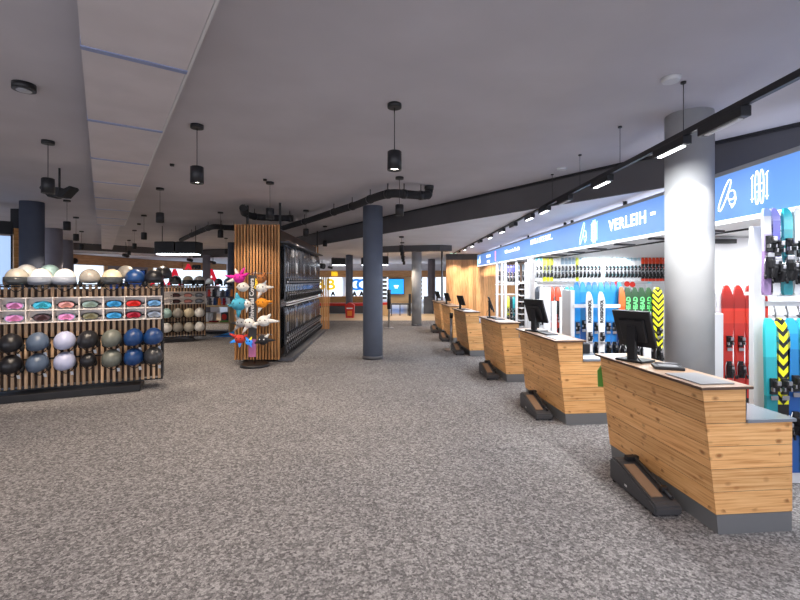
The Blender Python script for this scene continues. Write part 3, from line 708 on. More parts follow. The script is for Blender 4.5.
for px, py, m_, lb in ((616.5, 284, 'red', 'left'), (627, 284, 'red', 'middle'), (632.5, 284.5, 'red', 'right')):
    bm = BM(); cyl(bm, (0, -.01, 0), (0, .01, 0), .075, seg=20); o = tag(obj('round_tag', bm, m_), lb+' of three round red tags on the far rack shelf edge', 'tag'); o.location = (fx(px, YC-.186), YC-.186, fz(py, YC-.186))
bm = BM(); cyl(bm, (0, -.01, 0), (0, .01, 0), .08, seg=20); o = tag(obj('round_tag', bm, 'ts_tealtop'), 'round turquoise tag on the far rack shelf edge near the column', 'tag'); o.location = (fx(649.5, YC-.186), YC-.186, fz(285, YC-.186))
# Rack D behind second/third monitor
YD = 14.4
tD = rack('ski_rack', 'narrow white rack of purple and green skis left of the boot shelf', 3.08, 3.8, YD, [1.5], [], shelves=[1.5, 1.18], top=2.2)
for px, lb in ((497, 'leftmost'), (502, 'second'), (505.5, 'third'), (516.5, 'fourth'), (526, 'fifth'), (530, 'sixth'), (534.5, 'rightmost')):
    bm = BM(); box(bm, (fx(px, YD-.3), -.3, 1.12), (.085 if px > 520 else .07, .06, 2.24)); obj('upright', bm, 'rack_white', tD)
for i, px in enumerate((508, 511, 514)): put_ski(ski_proto('d', .62, 'ts_purple', .085), (fx(px, YD-.2), YD-.2, 1.52), 0, 'purple small skis in the narrow rack left of the boot shelf', 'purple small skis')
for i, (px, kd, lb) in enumerate(((508, 'ts_yellow', 'yellow green skis at the bottom of the narrow rack left of the boot shelf'), (511.2, 'ts_black', 'black skis between the yellow green and teal pairs in the narrow rack'), (514, 'ts_teal', 'teal skis at the bottom of the narrow rack left of the boot shelf'))): put_ski(ski_proto('dl', 1.0, kd, .1), (fx(px, YD-.2), YD-.2, .12), 0, lb, None)
for i, px in enumerate((499.5, 504, 519, 523, 528, 532.3)): put_ski(ski_proto('dd', .62, 'ts_lblue', .06), (fx(px, YD+.05), YD+.05, 1.55), 0, 'pale small skis seen between the tall white uprights', 'pale skis between white uprights')
t = thing('boot_shelf', 'white ladder shelf with rows of black boots between the uprights', 'shelf', (fx(521.5, YD), YD-.1, 0))
for k_ in range(8):
    bm = BM(); box(bm, (0, 0, .15+k_*.2), (.26, .3, .03)); obj('shelf', bm, 'rack_white', t)
def boot(parent=None):
    bm = BM(); prism(bm, [(-.12, 0), (.12, 0), (.12, .03), (.08, .07), (-.0, .09), (-.03, .15), (-.12, .15), (-.13, .05)], 'x', -.045, .045)
    bmesh.ops.rotate(bm, verts=bm.verts[:], cent=(0, 0, 0), matrix=Matrix.Rotation(PI, 3, 'Z')); return bm
b0 = tag(obj('ski_boot', boot(), 'black'), 'black ski boot on the white ladder shelf behind the second monitor', 'ski boot', 'black boots on the ladder shelf')
bb = thing
for k_ in range(7):
    for s_ in (-.065, .065):
        o = b0 if (k_ == 0 and s_ < 0) else b0.copy()
        if o is not b0: COL.objects.link(o)
        o.location = (fx(521.5, YD)+s_, YD-.1, .166+k_*.2)

# ------------------------------------------------------------ desks
def xl(z): return -.11*z/.94
DL = 1.235
def desk(loc, label):
    t = thing('service_desk', label, 'desk', loc, R(5.0))
    bm = BM(); prism(bm, [(xl(.01)+.004, 0), (.516, 0), (.516, .7), (.18, .72), (.18, .93), (xl(.93)+.008, .93)], 'y', .004, DL-.02); obj('core', bm, 'brown_edge', t)
    bm = BM(); g = .0018; zs = [.128, .275, .422, .57, .72, .862, .944]
    for a_, b_ in zip(zs, zs[1:]):
        xr = .52 if b_ <= .7201 else .19
        prism(bm, [(xl(a_+g), a_+g), (xr, a_+g), (xr, b_-g), (xl(b_-g), b_-g)], 'y', 0, DL)
    obj('plank_cladding', bm, 'larch', t)
    bm = BM(); prism(bm, [(0, 0), (.518, 0), (.518, .126), (xl(.126)+.002, .126)], 'y', .001, DL-.01); obj('plinth', bm, 'plinth_grey', t)
    bm = BM(); box(bm, (.035, DL/2, .955), (.36, DL+.07, .02), bev=.004); 
    for f in bm.faces:
        f.material_index = 1 if f.normal.z > .9 else 0
    rt = obj('raised_top', bm, ['brown_edge', 'top_wood'], t)
    for f in rt.data.polygons: f.material_index = 1 if f.normal.z > .9 else 0
    bm = BM(); box(bm, (.365, DL/2-.03, .732), (.345, DL-.03, .022), bev=.003); obj('worktop', bm, 'worktop_grey', t)
    bm = BM(); prism(bm, [(.19, .72), (.195, .72), (.2, .944), (.19, .944)], 'y', .001, DL-.001); obj('back_panel', bm, 'black_matte', t)
    return t
def monitor(loc, rz, label, tilt=20):
    t = thing('monitor', label, 'monitor', loc, rz)
    bm = BM(); box(bm, (0, 0, .009), (.24, .19, .018), bev=.006); obj('base', bm, 'black', t)
    bm = BM(); prism(bm, [(-.06, .0), (-.02, .0), (-.035, .3), (-.065, .3)], 'x', -.035, .035); obj('neck', bm, 'black', t)
    rot = Matrix.Rotation(R(tilt), 3, 'X')
    bm = BM(); box(bm, (0, 0, 0), (.325, .028, .325), bev=.006); box(bm, (0, -.022, -.01), (.22, .03, .2), bev=.012); xf(bm.verts[:], rot, (0, -.01, .275)); obj('housing', bm, 'black', t)
    bm = BM(); box(bm, (0, .016, .004), (.30, .003, .295)); xf(bm.verts[:], rot, (0, -.01, .275)); obj('screen', bm, 'screen_off', t)
    bm = BM(); tube(bm, smooth_path([(.03, -.04, .2), (.07, -.1, .1), (.1, -.08, .02), (.14, .02, .008)], 5), .004, 6); obj('cable', bm, 'black', t)
    return t
def stepper(loc, label):
    t = thing('boot_step', label, 'boot step', loc, R(3))
    prof = [(0, .012), (0, .07), (.03, .09), (.5, .2), (.57, .2), (.6, .17), (.6, .012)]
    bm = BM(); prism(bm, prof, 'x', -.1, .1); es = [e for e in bm.edges]
    bmesh.ops.bevel(bm, geom=es, offset=.012, segments=2, affect='EDGES'); obj('body', bm, 'charcoal', t)
    sl = math.atan2(.11, .47); rot = Matrix.Rotation(sl, 3, 'X')
    bm = BM(); box(bm, (-.03, .26, .148), (.085, .36, .012), rot=rot); obj('cork_pad', bm, 'cork', t)
    bm = BM(); tube(bm, [(.05, .04, .115), (.05, .2, .155), (.05, .46, .215), (.045, .52, .225)], .014, 8); box(bm, (.05, .13, .14), (.05, .04, .04), bev=.008); box(bm, (.03, .5, .215), (.1, .05, .04), bev=.008); obj('clamp_rail', bm, 'black', t)
    bm = BM(); 
    for x, y in ((-.075, .04), (.075, .04), (-.075, .56), (.075, .56)): cyl(bm, (x, y, 0), (x, y, .02), .018, seg=10)
    obj('feet', bm, 'black_matte', t)
    bm = BM(); box(bm, (-.101, .36, .06), (.004, .03, .015)); obj('badge', bm, 'off_white', t)
    return t
DES = [(2.05, 2.85), (1.87, 5.0), (1.70, 7.1), (1.475, 9.5), (1.365, 11.6), (1.25, 13.5)]
ordn = ['nearest and largest', 'second nearest', 'third from the front', 'fourth from the front', 'fifth from the front', 'farthest']
for i, (x, y) in enumerate(DES):
    desk((x, y, 0), '%s slanted larch plank service desk in the row' % ordn[i])
    stepper((x-.2, y+.2 if i == 0 else y+.15, 0), 'dark boot step on the carpet beside the %s desk' % ordn[i])
    c5, s5 = math.cos(R(5)), math.sin(R(5))
    lp = (.0, .88); mx = x+lp[0]*c5-lp[1]*s5; my = y+lp[0]*s5+lp[1]*c5
    rz = [-60, -60, -99, -62, -62, -62][i]
    mo = monitor((mx, my, .966), R(rz), 'black flat monitor seen from behind on the %s desk' % ordn[i])
    mo.scale = (1, 1, 1) if i < 2 else ((.88,)*3 if i == 2 else (.74,)*3)
def ondesk(i, lx, ly, z): 
    x, y = DES[i]; c5, s5 = math.cos(R(5)), math.sin(R(5)); return (x+lx*c5-ly*s5, y+lx*s5+ly*c5, z)
def flat(name, i, lx, ly, z, sx, sy, m_, label, cat, rz=5, th=.006):
    bm = BM(); box(bm, (0, 0, th/2), (sx, sy, th), bev=min(.002, th*.3)); o = tag(obj(name, bm, m_), label, cat); o.location = ondesk(i, lx, ly, z); o.rotation_euler = (0, 0, R(rz)); return o
for i in range(4):
    if i != 0: flat('keyboard', i, .03, .58, .966, .14, .3, 'charcoal', 'dark keyboard lying on the %s desk' % ordn[i], 'keyboard', 5, .014)
    flat('counter_mat', i, .02, .2, .966, .24, .34, 'paper' if i else 'mid_grey', 'flat grey information mat on the %s desk top' % ordn[i], 'mat')
# signature pad on desk 1
t = thing('signature_pad', 'black signature pad with grey display on the nearest desk', 'signature pad', ondesk(0, .06, .56, .966), R(-20))
bm = BM(); box(bm, (0, 0, .011), (.2, .17, .022), bev=.005); obj('body', bm, 'black', t)
bm = BM(); box(bm, (0, -.01, .0225), (.13, .09, .002)); obj('display', bm, 'mid_grey', t)
bm = BM(); tube(bm, [(-.08, .065, .028), (.08, .07, .028)], .005, 6); obj('pen', bm, 'steel', t)
flat('paper_sheet', 0, .3, .32, .744, .13, .2, 'paper', 'white paper sheets on the low worktop of the nearest desk', 'paper', 20)
flat('paper_sheet', 1, .34, .12, .744, .25, .18, 'paper', 'white paper sheets on the low worktop of the second desk', 'paper', 5)
t = thing('pen_box', 'open black box on the low worktop of the second desk', 'box', ondesk(1, .38, .5, .744), R(5))
bm = BM(); box(bm, (0, 0, .06), (.2, .26, .12), bev=.01); obj('body', bm, 'black', t); bm = BM(); box(bm, (0, 0, .123), (.17, .23, .006)); obj('lid', bm, 'dark_grey', t)
bm = BM(); prism(bm, [(-.03, .0), (.03, .0), (.035, .16), (.0, .2), (-.035, .15)], 'y', -.008, .008); o = tag(obj('green_cloth', bm, 'green'), 'small green cloth hanging at the far end of the nearest desk', 'cloth'); o.location = ondesk(0, -.09, DL+.012, .66)

# barrier post by far desks
def stanchion(px, Y, h_, label, black=False):
    t = thing('barrier_post', label, 'post', (fx(px, Y), Y, 0))
    bm = BM(); cyl(bm, (0, 0, 0), (0, 0, .02), .17, .16, seg=28); obj('base', bm, 'steel', t)
    bm = BM(); cyl(bm, (0, 0, .02), (0, 0, h_), .03, seg=16); obj('pole', bm, 'steel', t)
    bm = BM()
    if black: cyl(bm, (0, 0, .65), (0, 0, 1.32), .065, seg=16)
    else: cyl(bm, (0, 0, h_-.1), (0, 0, h_+.02), .04, seg=16)
    obj('head', bm, 'black', t); return t
stanchion(451.3, 10.3, .86, 'chrome barrier post on the carpet left of the fourth desk')
stanchion(389, 15.1, 1.3, 'chrome stand with a black upper unit right of the slate centre column', True)

# ------------------------------------------------------------ helmets and goggles
def hm(name, col, rough=.35):
    if 'h_'+name not in M: mat('h_'+name, col, rough)
    return 'h_'+name
HC = {'black': (.012, .012, .015), 'slate': (.085, .12, .18), 'lavender': (.42, .45, .62), 'olive': (.13, .14, .12), 'navy': (.008, .045, .16), 'char': (.035, .036, .04),
      'silver': (.45, .42, .36), 'white': (.82, .81, .78), 'pewter': (.30, .28, .25), 'cream': (.62, .54, .38), 'mint': (.4, .6, .58)}
def helmet_parts(t, color, visor=None, s=1.0, vents=False):
    def f(c):
        c = c.copy()
        if c.z < -.25: c.z = -.25+(c.z+.25)*.15
        if c.z < 0: k = 1+.04*c.z; c.x *= k
        return c
    bm = BM(); ell(bm, (0, 0, .02), (.123*s, .145*s, .138*s), 24, 14, fn=f); obj('shell', bm, hm(color, HC[color]), t)
    if vents:
        for a in (-.5, 0, .5):
            p = Vector((math.sin(a)*.09, -.075, .10))*s; bm = BM(); ell(bm, (p.x, p.y, p.z+.02), (.006, .018, .005), 8, 6, rot=Matrix.Rotation(R(35), 3, 'X')); obj('vent', bm, 'black_matte', t)
    bm = BM()
    for sx in (-1, 1): ell(bm, (sx*.105*s, .01, -.045*s), (.025*s, .06*s, .05*s), 12, 8)
    ell(bm, (0, .0, -.012), (.118*s, .135*s, .03*s), 20, 6)
    obj('ear_pads', bm, 'black_matte', t)
    bm = BM(); tube(bm, smooth_path([(-.1*s, -.0, -.07*s), (-.05*s, -.02, -.12*s), (0, -.03, -.145*s), (.05*s, -.02, -.12*s), (.1*s, 0, -.07*s)], 4), .006, 6); obj('chin_strap', bm, 'black', t)
    if visor:
        bm = BM(); r = .135*s; n_ = 12; g0 = []
        for i in range(n_+1):
            a = R(-70+140*i/n_); x = math.sin(a)*r*1.0; y = -math.cos(a)*r*1.15; g0.append([bm.verts.new((x*q, y*q, z*s)) for q, z in ((1, .045), (1.03, -.01), (1.0, -.05-.012*math.cos(a*2)), (.95, -.045), (.95, .045))])
        for A, B_ in zip(g0, g0[1:]):
            for k in range(5): bm.faces.new((A[k], A[(k+1) % 5], B_[(k+1) % 5], B_[k]))
        obj('visor', bm, visor, t, smooth=True)
mat('visor_dark', (.05, .055, .06), .12); mat('visor_grey', (.24, .27, .33), .15)
def helmet(loc, rz, color, label, visor=None, s=1., pitch=0, vents=False, price=False):
    t = thing('ski_helmet', label, 'ski helmet', loc, rz); helmet_parts(t, color, visor, s, vents)
    if price:
        bm = BM(); box(bm, (.075*s, -.06*s, -.125*s), (.035, .003, .06)); obj('price_tag', bm, 'paper', t)
    t.rotation_euler = (pitch, 0, rz); return t
LENS = {'pink': (.70, .25, .5), 'teal': (.05, .45, .6), 'copper': (.70, .32, .28), 'greens': (.22, .30, .26), 'blue': (.04, .3, .6), 'red': (.6, .02, .015), 'lightblue': (.15, .35, .6), 'brown': (.07, .035, .04), 'olive': (.18, .17, .10), 'darkred': (.35, .01, .03), 'silver': (.3, .35, .42)}
for k_, c in LENS.items(): mat('lens_'+k_, c, .12, .4)
def goggle(loc, rz, lens, label, frame='black'):
    t = thing('ski_goggles', label, 'ski goggles', loc, rz); t.scale = (1.2, .7, 1.2)
    def outline(sx, sz, n_=22):
        o = []
        for i in range(n_):
            a = 2*PI*i/n_; x = math.copysign(abs(math.cos(a))**.75, math.cos(a))*sx; z = math.sin(a)*sz
            if z < 0: z *= 1-.5*math.exp(-(x/(.28*sx))**2)
            o.append((x, z))
        return o
    for nm, sx, sz, d0, d1, m_ in (('frame', .088, .047, .0, .035, frame), ('lens', .077, .038, -.012, .004, 'lens_'+lens)):
        bm = BM(); A = [];
        pts = outline(sx, sz); curve = lambda x: (x/.09)**2*.028
        a = [bm.verts.new((x, d0+curve(x), z)) for x, z in pts]; b = [bm.verts.new((x, d1+curve(x), z)) for x, z in pts]
        for i in range(len(pts)): j = (i+1) % len(pts); bm.faces.new((a[i], a[j], b[j], b[i]))
        bm.faces.new(a); bm.faces.new(b); obj(nm, bm, m_, t)
    bm = BM(); tube(bm, smooth_path([(-.085, .045, 0), (-.1, .08, 0), (-.05, .11, 0), (.05, .11, 0), (.1, .08, 0), (.085, .045, 0)], 4), .012, 6); obj('strap', bm, 'black', t)
    return t

GX = (-5.41+1.7*.5, 6.0+.8*.5)     # centre of the visible panel
YAW = math.atan2(.8, 1.7)
def local_x(px, off=0., A=(-5.41, 6.0)):
    # position along the front where pixel column px meets the plane pushed off metres to the front
    nx, ny = math.sin(YAW), -math.cos(YAW); a = (px-CX)/F; bx, by = A[0]+nx*off, A[1]+ny*off
    ux, uy = math.cos(YAW), math.sin(YAW); s_ = (a*by-bx)/(ux-a*uy); return s_
def gondola(A, label, k=1., x0=-.75, x1=1.88, full=True):
    t = thing('helmet_display_stand', label, 'display stand', (A[0], A[1], 0), YAW)
    bm = BM(); x = x0+.02
    while x < x1-.02:
        box(bm, (x, .0, (.14+1.58)/2*k), (.036, .03, 1.44*k)); x += .0735
    obj('slat_panel', bm, 'pale_slat', t)
    bm = BM(); box(bm, ((x0+x1)/2, .2, .84*k), (x1-x0-.06, .22, 1.36*k)); obj('back_body', bm, 'brown_edge', t)
    bm = BM()
    for z in (.135*k, 1.56*k): box(bm, ((x0+x1)/2, .01, z), (x1-x0, .05, .02))
    for z in (.55*k, .84*k): box(bm, ((x0+x1)/2, -.025, z), (x1-x0, .015, .02))
    for xx in (x0, x1): box(bm, (xx, .15, .85*k), (.02, .34, 1.45*k))
    box(bm, ((x0+x1)/2, -.0, 1.585*k), (x1-x0, .06, .012))
    obj('black_frame', bm, 'black', t)
    bm = BM(); box(bm, ((x0+x1)/2+.0, .12, .05*k), (x1-x0-.55, .6, .1*k), bev=.01); obj('plinth', bm, 'black', t)
    bm = BM(); 
    zc, zh = 1.235*k, .35*k
    box(bm, ((x0+x1)/2, -.028, zc), (x1-x0, .012, zh))
    for z in (zc-zh/2+.006, zc, zc+zh/2-.006): box(bm, ((x0+x1)/2, -.09, z), (x1-x0, .12, .012))
    for q in CELL(A, x0, x1): box(bm, (q, -.09, zc), (.012, .12, zh))
    obj('goggle_case', bm, 'case_white', t)
    return t
cellpx = [0, 27, 54, 80, 104, 125, 146, 163]
def CELL(A, x0, x1):
    if A == (-5.41, 6.0): return [min(x1, local_x(p, .09)) for p in cellpx]+[x0, x0+.3]
    q = []; x = x1
    while x > x0: q.append(x); x -= .27
    return q
A1 = (-5.41, 6.0)
gondola(A1, 'long slatted wooden display stand with helmets and goggles at the left, nearest of all')
def on1(lx, off, z): 
    c, s_ = math.cos(YAW), math.sin(YAW); return (A1[0]+lx*c+off*s_, A1[1]+lx*s_-off*c, z)
rowpx = [11, 38, 65, 88.5, 112, 134, 153.5]
r1 = ['black', 'slate', 'lavender', 'black', 'olive', 'navy', 'navy']; r2 = ['black', 'slate', 'lavender', 'black', 'olive', 'navy', 'char']
nm = {'black': 'matte black', 'slate': 'slate blue', 'lavender': 'pale lavender grey', 'olive': 'olive grey', 'navy': 'navy blue', 'char': 'charcoal'}
pos = ['at the left picture edge', 'second column from left', 'third column from left', 'middle column', 'third column from right', 'second column from right', 'at the right end']
for i, px in enumerate(rowpx):
    for row, z, cs in (('upper', .775, r1), ('lower', .49, r2)):
        lx = local_x(px, .19)
        s_ = .75 if (row == 'lower' and i == 3) else 1.0
        helmet(on1(lx, .19, z), YAW+R(random.uniform(-8, 8)), cs[i], '%s helmet in %s row below the goggles, %s' % (nm[cs[i]], row, pos[i]), s=1.04*s_, pitch=R(28), price=not (row == 'lower' and i == 3))
tp = [(17, 'silver', 'visor_dark', 'silver helmet with dark visor on top of the stand at the left edge'), (41, 'white', 'visor_grey', 'white helmet with grey visor, second on top of the stand'), (65, 'white', 'visor_grey', 'white helmet with pale grey visor, third on top of the stand'),
      (90, 'pewter', None, 'pewter helmet with round vents, fourth on top of the stand'), (112, 'cream', 'visor_dark', 'cream helmet with dark visor on top of the stand before the screen'), (135, 'navy', None, 'glossy navy helmet on top of the stand before the navy screen'), (154, 'black', None, 'matte black helmet on top of the stand near its right end')]
for px, c, v_, lb in tp:
    helmet(on1(local_x(px, .13), .13, 1.645), YAW+R(random.uniform(-6, 14)), c, lb, v_, s=1.06, vents=c in ('pewter', 'white'))
for px, c, lb in ((27, 'white', 'white helmet half hidden behind the silver one on the stand'), (50, 'mint', 'pale green helmet half hidden behind the white visor helmet'), (126, 'pewter', 'grey helmet half hidden behind the navy helmet'), (163, 'black', 'black helmet behind the right end of the stand')):
    helmet(on1(local_x(px, -.26), -.26, 1.71), YAW+R(180), c, lb, None, s=1.05)
g1 = [('pink', 'pink mirrored'), ('teal', 'teal framed'), ('copper', 'copper pink'), ('greens', 'grey green'), ('blue', 'turquoise blue'), ('red', 'bright red'), ('lightblue', 'light blue')]
g2 = [('pink', 'magenta pink'), ('brown', 'dark brown'), ('pink', 'rose pink'), ('olive', 'olive'), ('blue', 'deep blue'), ('darkred', 'dark red'), ('silver', 'silver blue')]
gpx = [14, 41.5, 66, 90, 114, 133.5, 154]
for i, px in enumerate(gpx):
    for row, z, gg in (('upper', 1.30, g1), ('lower', 1.13, g2)):
        goggle(on1(local_x(px, .11), .11, z), YAW+R(random.uniform(-8, 8)), gg[i][0], '%s ski goggles in the %s case row, %s' % (gg[i][1], row, pos[i]), frame=('lens_teal' if (i == 1 and row == 'upper') else 'lens_silver' if gg[i][0] == 'pink' else 'black'))
# second stand
c, s_ = math.cos(YAW), math.sin(YAW)
A2 = (-5.40-1.88*c, 12.1-1.88*s_)
gondola(A2, 'second slatted display stand with helmets, behind the right end of the nearest stand', k=.95, x0=0)
def on2(lx, off, z): return (A2[0]+lx*c+off*s_, A2[1]+lx*s_-off*c, z)
cc = ['mint', 'char', 'cream', 'silver', 'white']
for i, px in enumerate((155, 166.5, 178, 189, 199.5)):
    w_ = ['hidden leftmost column', 'first column', 'second column', 'third column', 'last column'][i]
    helmet(on2(local_x(px, .15, A2), .15, .74), YAW, ['char', 'mint', 'pewter', 'cream', 'white'][i], 'small helmet in the upper row of the second stand, %s' % w_, s=1.05, pitch=R(28))
    helmet(on2(local_x(px, .15, A2), .15, .36), YAW, ['char', 'white', 'pewter', 'silver', 'white'][i], 'small helmet in the lower row of the second stand, %s' % w_, s=1.05, pitch=R(28))
for i, px in enumerate((176, 188, 199)):
    w_ = ['left', 'middle', 'right'][i]
    helmet(on2(local_x(px, .0, A2), .02, 1.60), YAW, ['black', 'cream', 'white'][i], '%s one of the three helmets on top of the second stand' % w_, 'visor_dark', s=1.1)
    for row, z in (('upper', 1.24), ('lower', 1.08)): goggle(on2(local_x(px, .1, A2), .1, z), YAW, ['brown', 'copper', 'silver'][i], '%s goggles in the %s row of the second stand case' % (w_, row))
# table display further back
YT = 13.6
xa, xb = fx(196, YT), fx(234.5, YT)
t = thing('display_table', 'wooden display table with gloves and helmets left of the slat tower', 'table', ((xa+xb)/2, YT, 0))
w_ = xb-xa
bm = BM(); box(bm, (0, 0, .86), (w_, .7, .05)); obj('table_top', bm, 'rail_wood', t)
bm = BM(); box(bm, (0, 0, .36), (w_, .66, .04)); obj('lower_shelf', bm, 'rail_wood', t)
for x in (-w_/2+.03, w_/2-.03):
    bm = BM(); box(bm, (x, 0, .45), (.05, .66, .8)); obj('side_panel', bm, 'rail_wood', t)
bm = BM(); box(bm, (0, 0, .06), (w_+.3, .5, .06)); obj('foot_bar', bm, 'black', t)
bm = BM()
for z in (1.13, 1.42): box(bm, (0, .1, z), (w_, .3, .02))
for x in (-w_/2+.02, 0, w_/2-.02): box(bm, (x, .1, 1.15), (.02, .3, .56))
obj('top_rack', bm, 'black', t)
glm = ['red', 'black', 'white', 'charcoal', 'h_navy', 'orange', 'lens_darkred', 'white', 'black', 'lens_pink']
def glove_bm():
    bm = BM(); box(bm, (0, 0, .06), (.08, .045, .12), bev=.015)
    for i, (x, h_) in enumerate(((-.03, .05), (-.01, .065), (.01, .062), (.03, .05))): ell(bm, (x, 0, .12+h_/2), (.0105, .014, h_*.75), 8, 6)
    ell(bm, (.05, 0, .075), (.012, .014, .035), 8, 6, rot=Matrix.Rotation(R(30), 3, 'Y')); box(bm, (0, 0, -.01), (.09, .05, .04), bev=.01); return bm
k = 0
tiers = (('on the wooden table top', .905), ('on the middle tier', 1.16), ('on the top tier', 1.45))
gl0 = glove_bm(); gme = None
for tn, z in tiers:
    for i in range(8):
        x = (xa+.1)+(w_-.2)*i/7
        if z > 1.4:
            if i % 2: continue
            helmet((x, YT+.08, z+.1), 0, ['black', 'white', 'char', 'slate'][i//2], 'helmet on the top tier above the display table, %s' % ['far left', 'left of centre', 'right of centre', 'far right'][i//2], s=.95)
        else:
            bm = glove_bm(); o = tag(obj('ski_glove', bm, glm[k % 10]), 'ski glove standing %s of the display rack, %s from the left' % (tn, ['first', 'second', 'third', 'fourth', 'fifth', 'sixth', 'seventh', 'last'][i]), 'ski glove'); o.location = (x, YT+(.05 if z > 1 else -.2), z-.0+.01); k += 1
for i, (px, m_, lb) in enumerate(((209, 'white', 'white'), (213, 'off_white', 'pale grey'), (227.5, 'charcoal', 'dark'))):
    bm = BM(); box(bm, (0, 0, .14), (.1 if i < 2 else .28, .3, .28), bev=.01); o = tag(obj('carton', bm, m_), lb+' carton on the lower shelf of the display table', 'box'); o.location = (fx(px, YT-.1), YT-.1, .382)
    if i == 2:
        bm = BM(); ell(bm, (-.04, -.152, .15), (.08, .008, .09)); ob = obj('red_mark', bm, 'red', o)
for px, m_, lb in ((214, 'lens_darkred', 'red'), (225, 'green', 'green')):
    bm = BM(); box(bm, (0, 0, .02), (.26, .12, .04), bev=.012); o = tag(obj('folded_glove_pack', bm, m_), lb+' flat pack at the front of the lower table shelf', 'pack'); o.location = (fx(px, YT-.27), YT-.28, .38)
bm = BM(); prism(bm, [(-.35, 0), (.3, 0), (.3, .16), (.1, .12), (-.2, .04)], 'y', -.2, .2); o = tag(obj('blue_sled', bm, 'ts_blue'), 'blue wedge lying on the carpet left of the slat tower', 'sled'); o.location = (fx(228, 13.0), 12.95, 0)

# ------------------------------------------------------------ slat tower with black skis
TX0, TX1, TY0, TY1 = fx(234.6, 8.8), fx(280, 8.8), 8.8, 14.0
t = thing('slat_tower', 'tall tower clad in vertical orange-brown wooden slats', 'display tower')
bm = BM(); x = TX0; n_ = 15; st = (TX1-TX0)/n_
for i in range(n_): box(bm, (TX0+st*(i+.5), TY0+.02, 1.41), (st*.62, .045, 2.70))
obj('slat_front', bm, 'slat_wood', t)
bm = BM(); box(bm, ((TX0+TX1)/2, (TY0+TY1)/2, 1.39), (TX1-TX0-.12, TY1-TY0-.12, 2.6)); obj('core', bm, 'brown_edge', t)
bm = BM(); box(bm, ((TX0+TX1)/2, TY0+.05, 1.42), (TX1-TX0-.0, .01, 2.66)); obj('back_board', bm, 'black_matte', t)
bm = BM()
for i in range(5): box(bm, (TX1+.12+i*.055, TY1+.03, .93), (.034, .05, 1.68)); 
for i in range(8): box(bm, (TX1-.5+i*.07, TY1+.02, 1.5), (.04, .04, 2.5))
obj('slat_end', bm, 'slat_wood', t)
bm = BM(); 
bm.free()
for x, y in ((TX1-.01, TY0+.05), (TX0+.15, TY0+.4), (TX1-.01, TY1-.05)):
    bm = BM(); box(bm, (x, y, 2.95), (.04, .04, .5)); obj('ceiling_strut', bm, 'black', t)
TOWER = t
sw = thing('side_ski_rack', 'black ski rack with white double rails along the side of the slat tower', 'ski rack')
X = TX1-.04
bm = BM(); box(bm, (X, (TY0+TY1)/2, 1.35), (.02, TY1-TY0-.1, 2.2)); obj('back_board', bm, 'black_gloss', sw)
bm = BM()
for z in (1.14, 1.19): box(bm, (X+.17, (TY0+TY1)/2, z), (.05, TY1-TY0-.15, .018))
obj('middle_rail', bm, 'rack_white', sw)
bm = BM(); box(bm, (X+.10, (TY0+TY1)/2, 2.42), (.22, TY1-TY0-.15, .03)); obj('top_rail', bm, 'dark_grey', sw)
bm = BM(); box(bm, (X+.13, (TY0+TY1)/2, .05), (.30, TY1-TY0-.15, .07)); obj('base_shelf', bm, 'dark_grey', sw)
for i in range(26):
    y = TY0+.15+i*.19
    kd = ['ts_black', 'ts_black2', 'ts_black_sheen', 'ts_black2', 'ts_black'][i*7 % 5]
    put_ski(ski_proto('k', 1.16, kd, .13, bz=.36), (X+.12, y, 1.22), R(90), 'glossy black skis hanging in the upper row on the side of the slat tower', 'upper row of black skis on the tower')
    put_ski(ski_proto('k2', .98, kd, .13, bz=.42), (X+.12, y, .1), R(90), 'glossy black skis standing in the lower row on the side of the slat tower', 'lower row of black skis on the tower')

PV = Vector((TX1, TY0, 0)); RA = R(2.6); RM = Matrix.Rotation(RA, 3, 'Z')
for o in [TOWER, sw]+[q for q in COL.objects if q.get('group', '').endswith('on the tower')]:
    o.location = PV+RM@(o.location-PV); o.rotation_euler.z += RA
# plush helmet cover stand
sp = at(256, 366, 8.44); SXp, SYp = fx(255, 8.44), 8.44
t = thing('plush_cover_stand', 'rotating black and chrome stand in front of the wooden slats', 'display stand', (SXp, SYp, 0))
bm = BM(); cyl(bm, (0, 0, 0), (0, 0, .05), .28, .26, seg=32); obj('base', bm, 'black', t)
bm = BM(); cyl(bm, (0, 0, .05), (0, 0, 1.82), .015, seg=10); obj('pole', bm, 'chrome', t)
bm = BM(); box(bm, (-.02, -.08, 1.12), (.15, .02, 1.24)); sg = obj('sign_board', bm, 'charcoal', t)
text('lettering', 'Universal Covers', .115, 'white', (-.03, -.092, 1.28), (R(90), R(-90), 0), sg, .001, bold=.003)
text('lettering', 'Crazy', .08, 'letter_yellow', (.05, -.092, 1.58), (R(90), R(-90), 0), sg, .001, bold=.003)
bm = BM(); box(bm, (-.02, -.092, .36), (.14, .012, .34)); obj('poster', bm, 'lens_pink', t)
bm = BM()
for z in (.6, .9, 1.2, 1.5, 1.78):
    tube(bm, [(-.33, 0, z), (.33, 0, z)], .006, 6); tube(bm, [(0, -.06, z), (0, .2, z)], .006, 6)
obj('hook_arms', bm, 'chrome', t)
mat('pl_pink', (.75, .03, .4), .95); mat('pl_white', (.85, .84, .80), .95); mat('pl_blue', (.08, .45, .65), .95); mat('pl_orange', (.85, .3, .02), .95); mat('pl_brown', (.4, .15, .05), .95); mat('pl_dark', (.03, .03, .035), .95); mat('pl_red', (.6, .05, .04), .95); mat('pl_grey', (.35, .36, .38), .95)
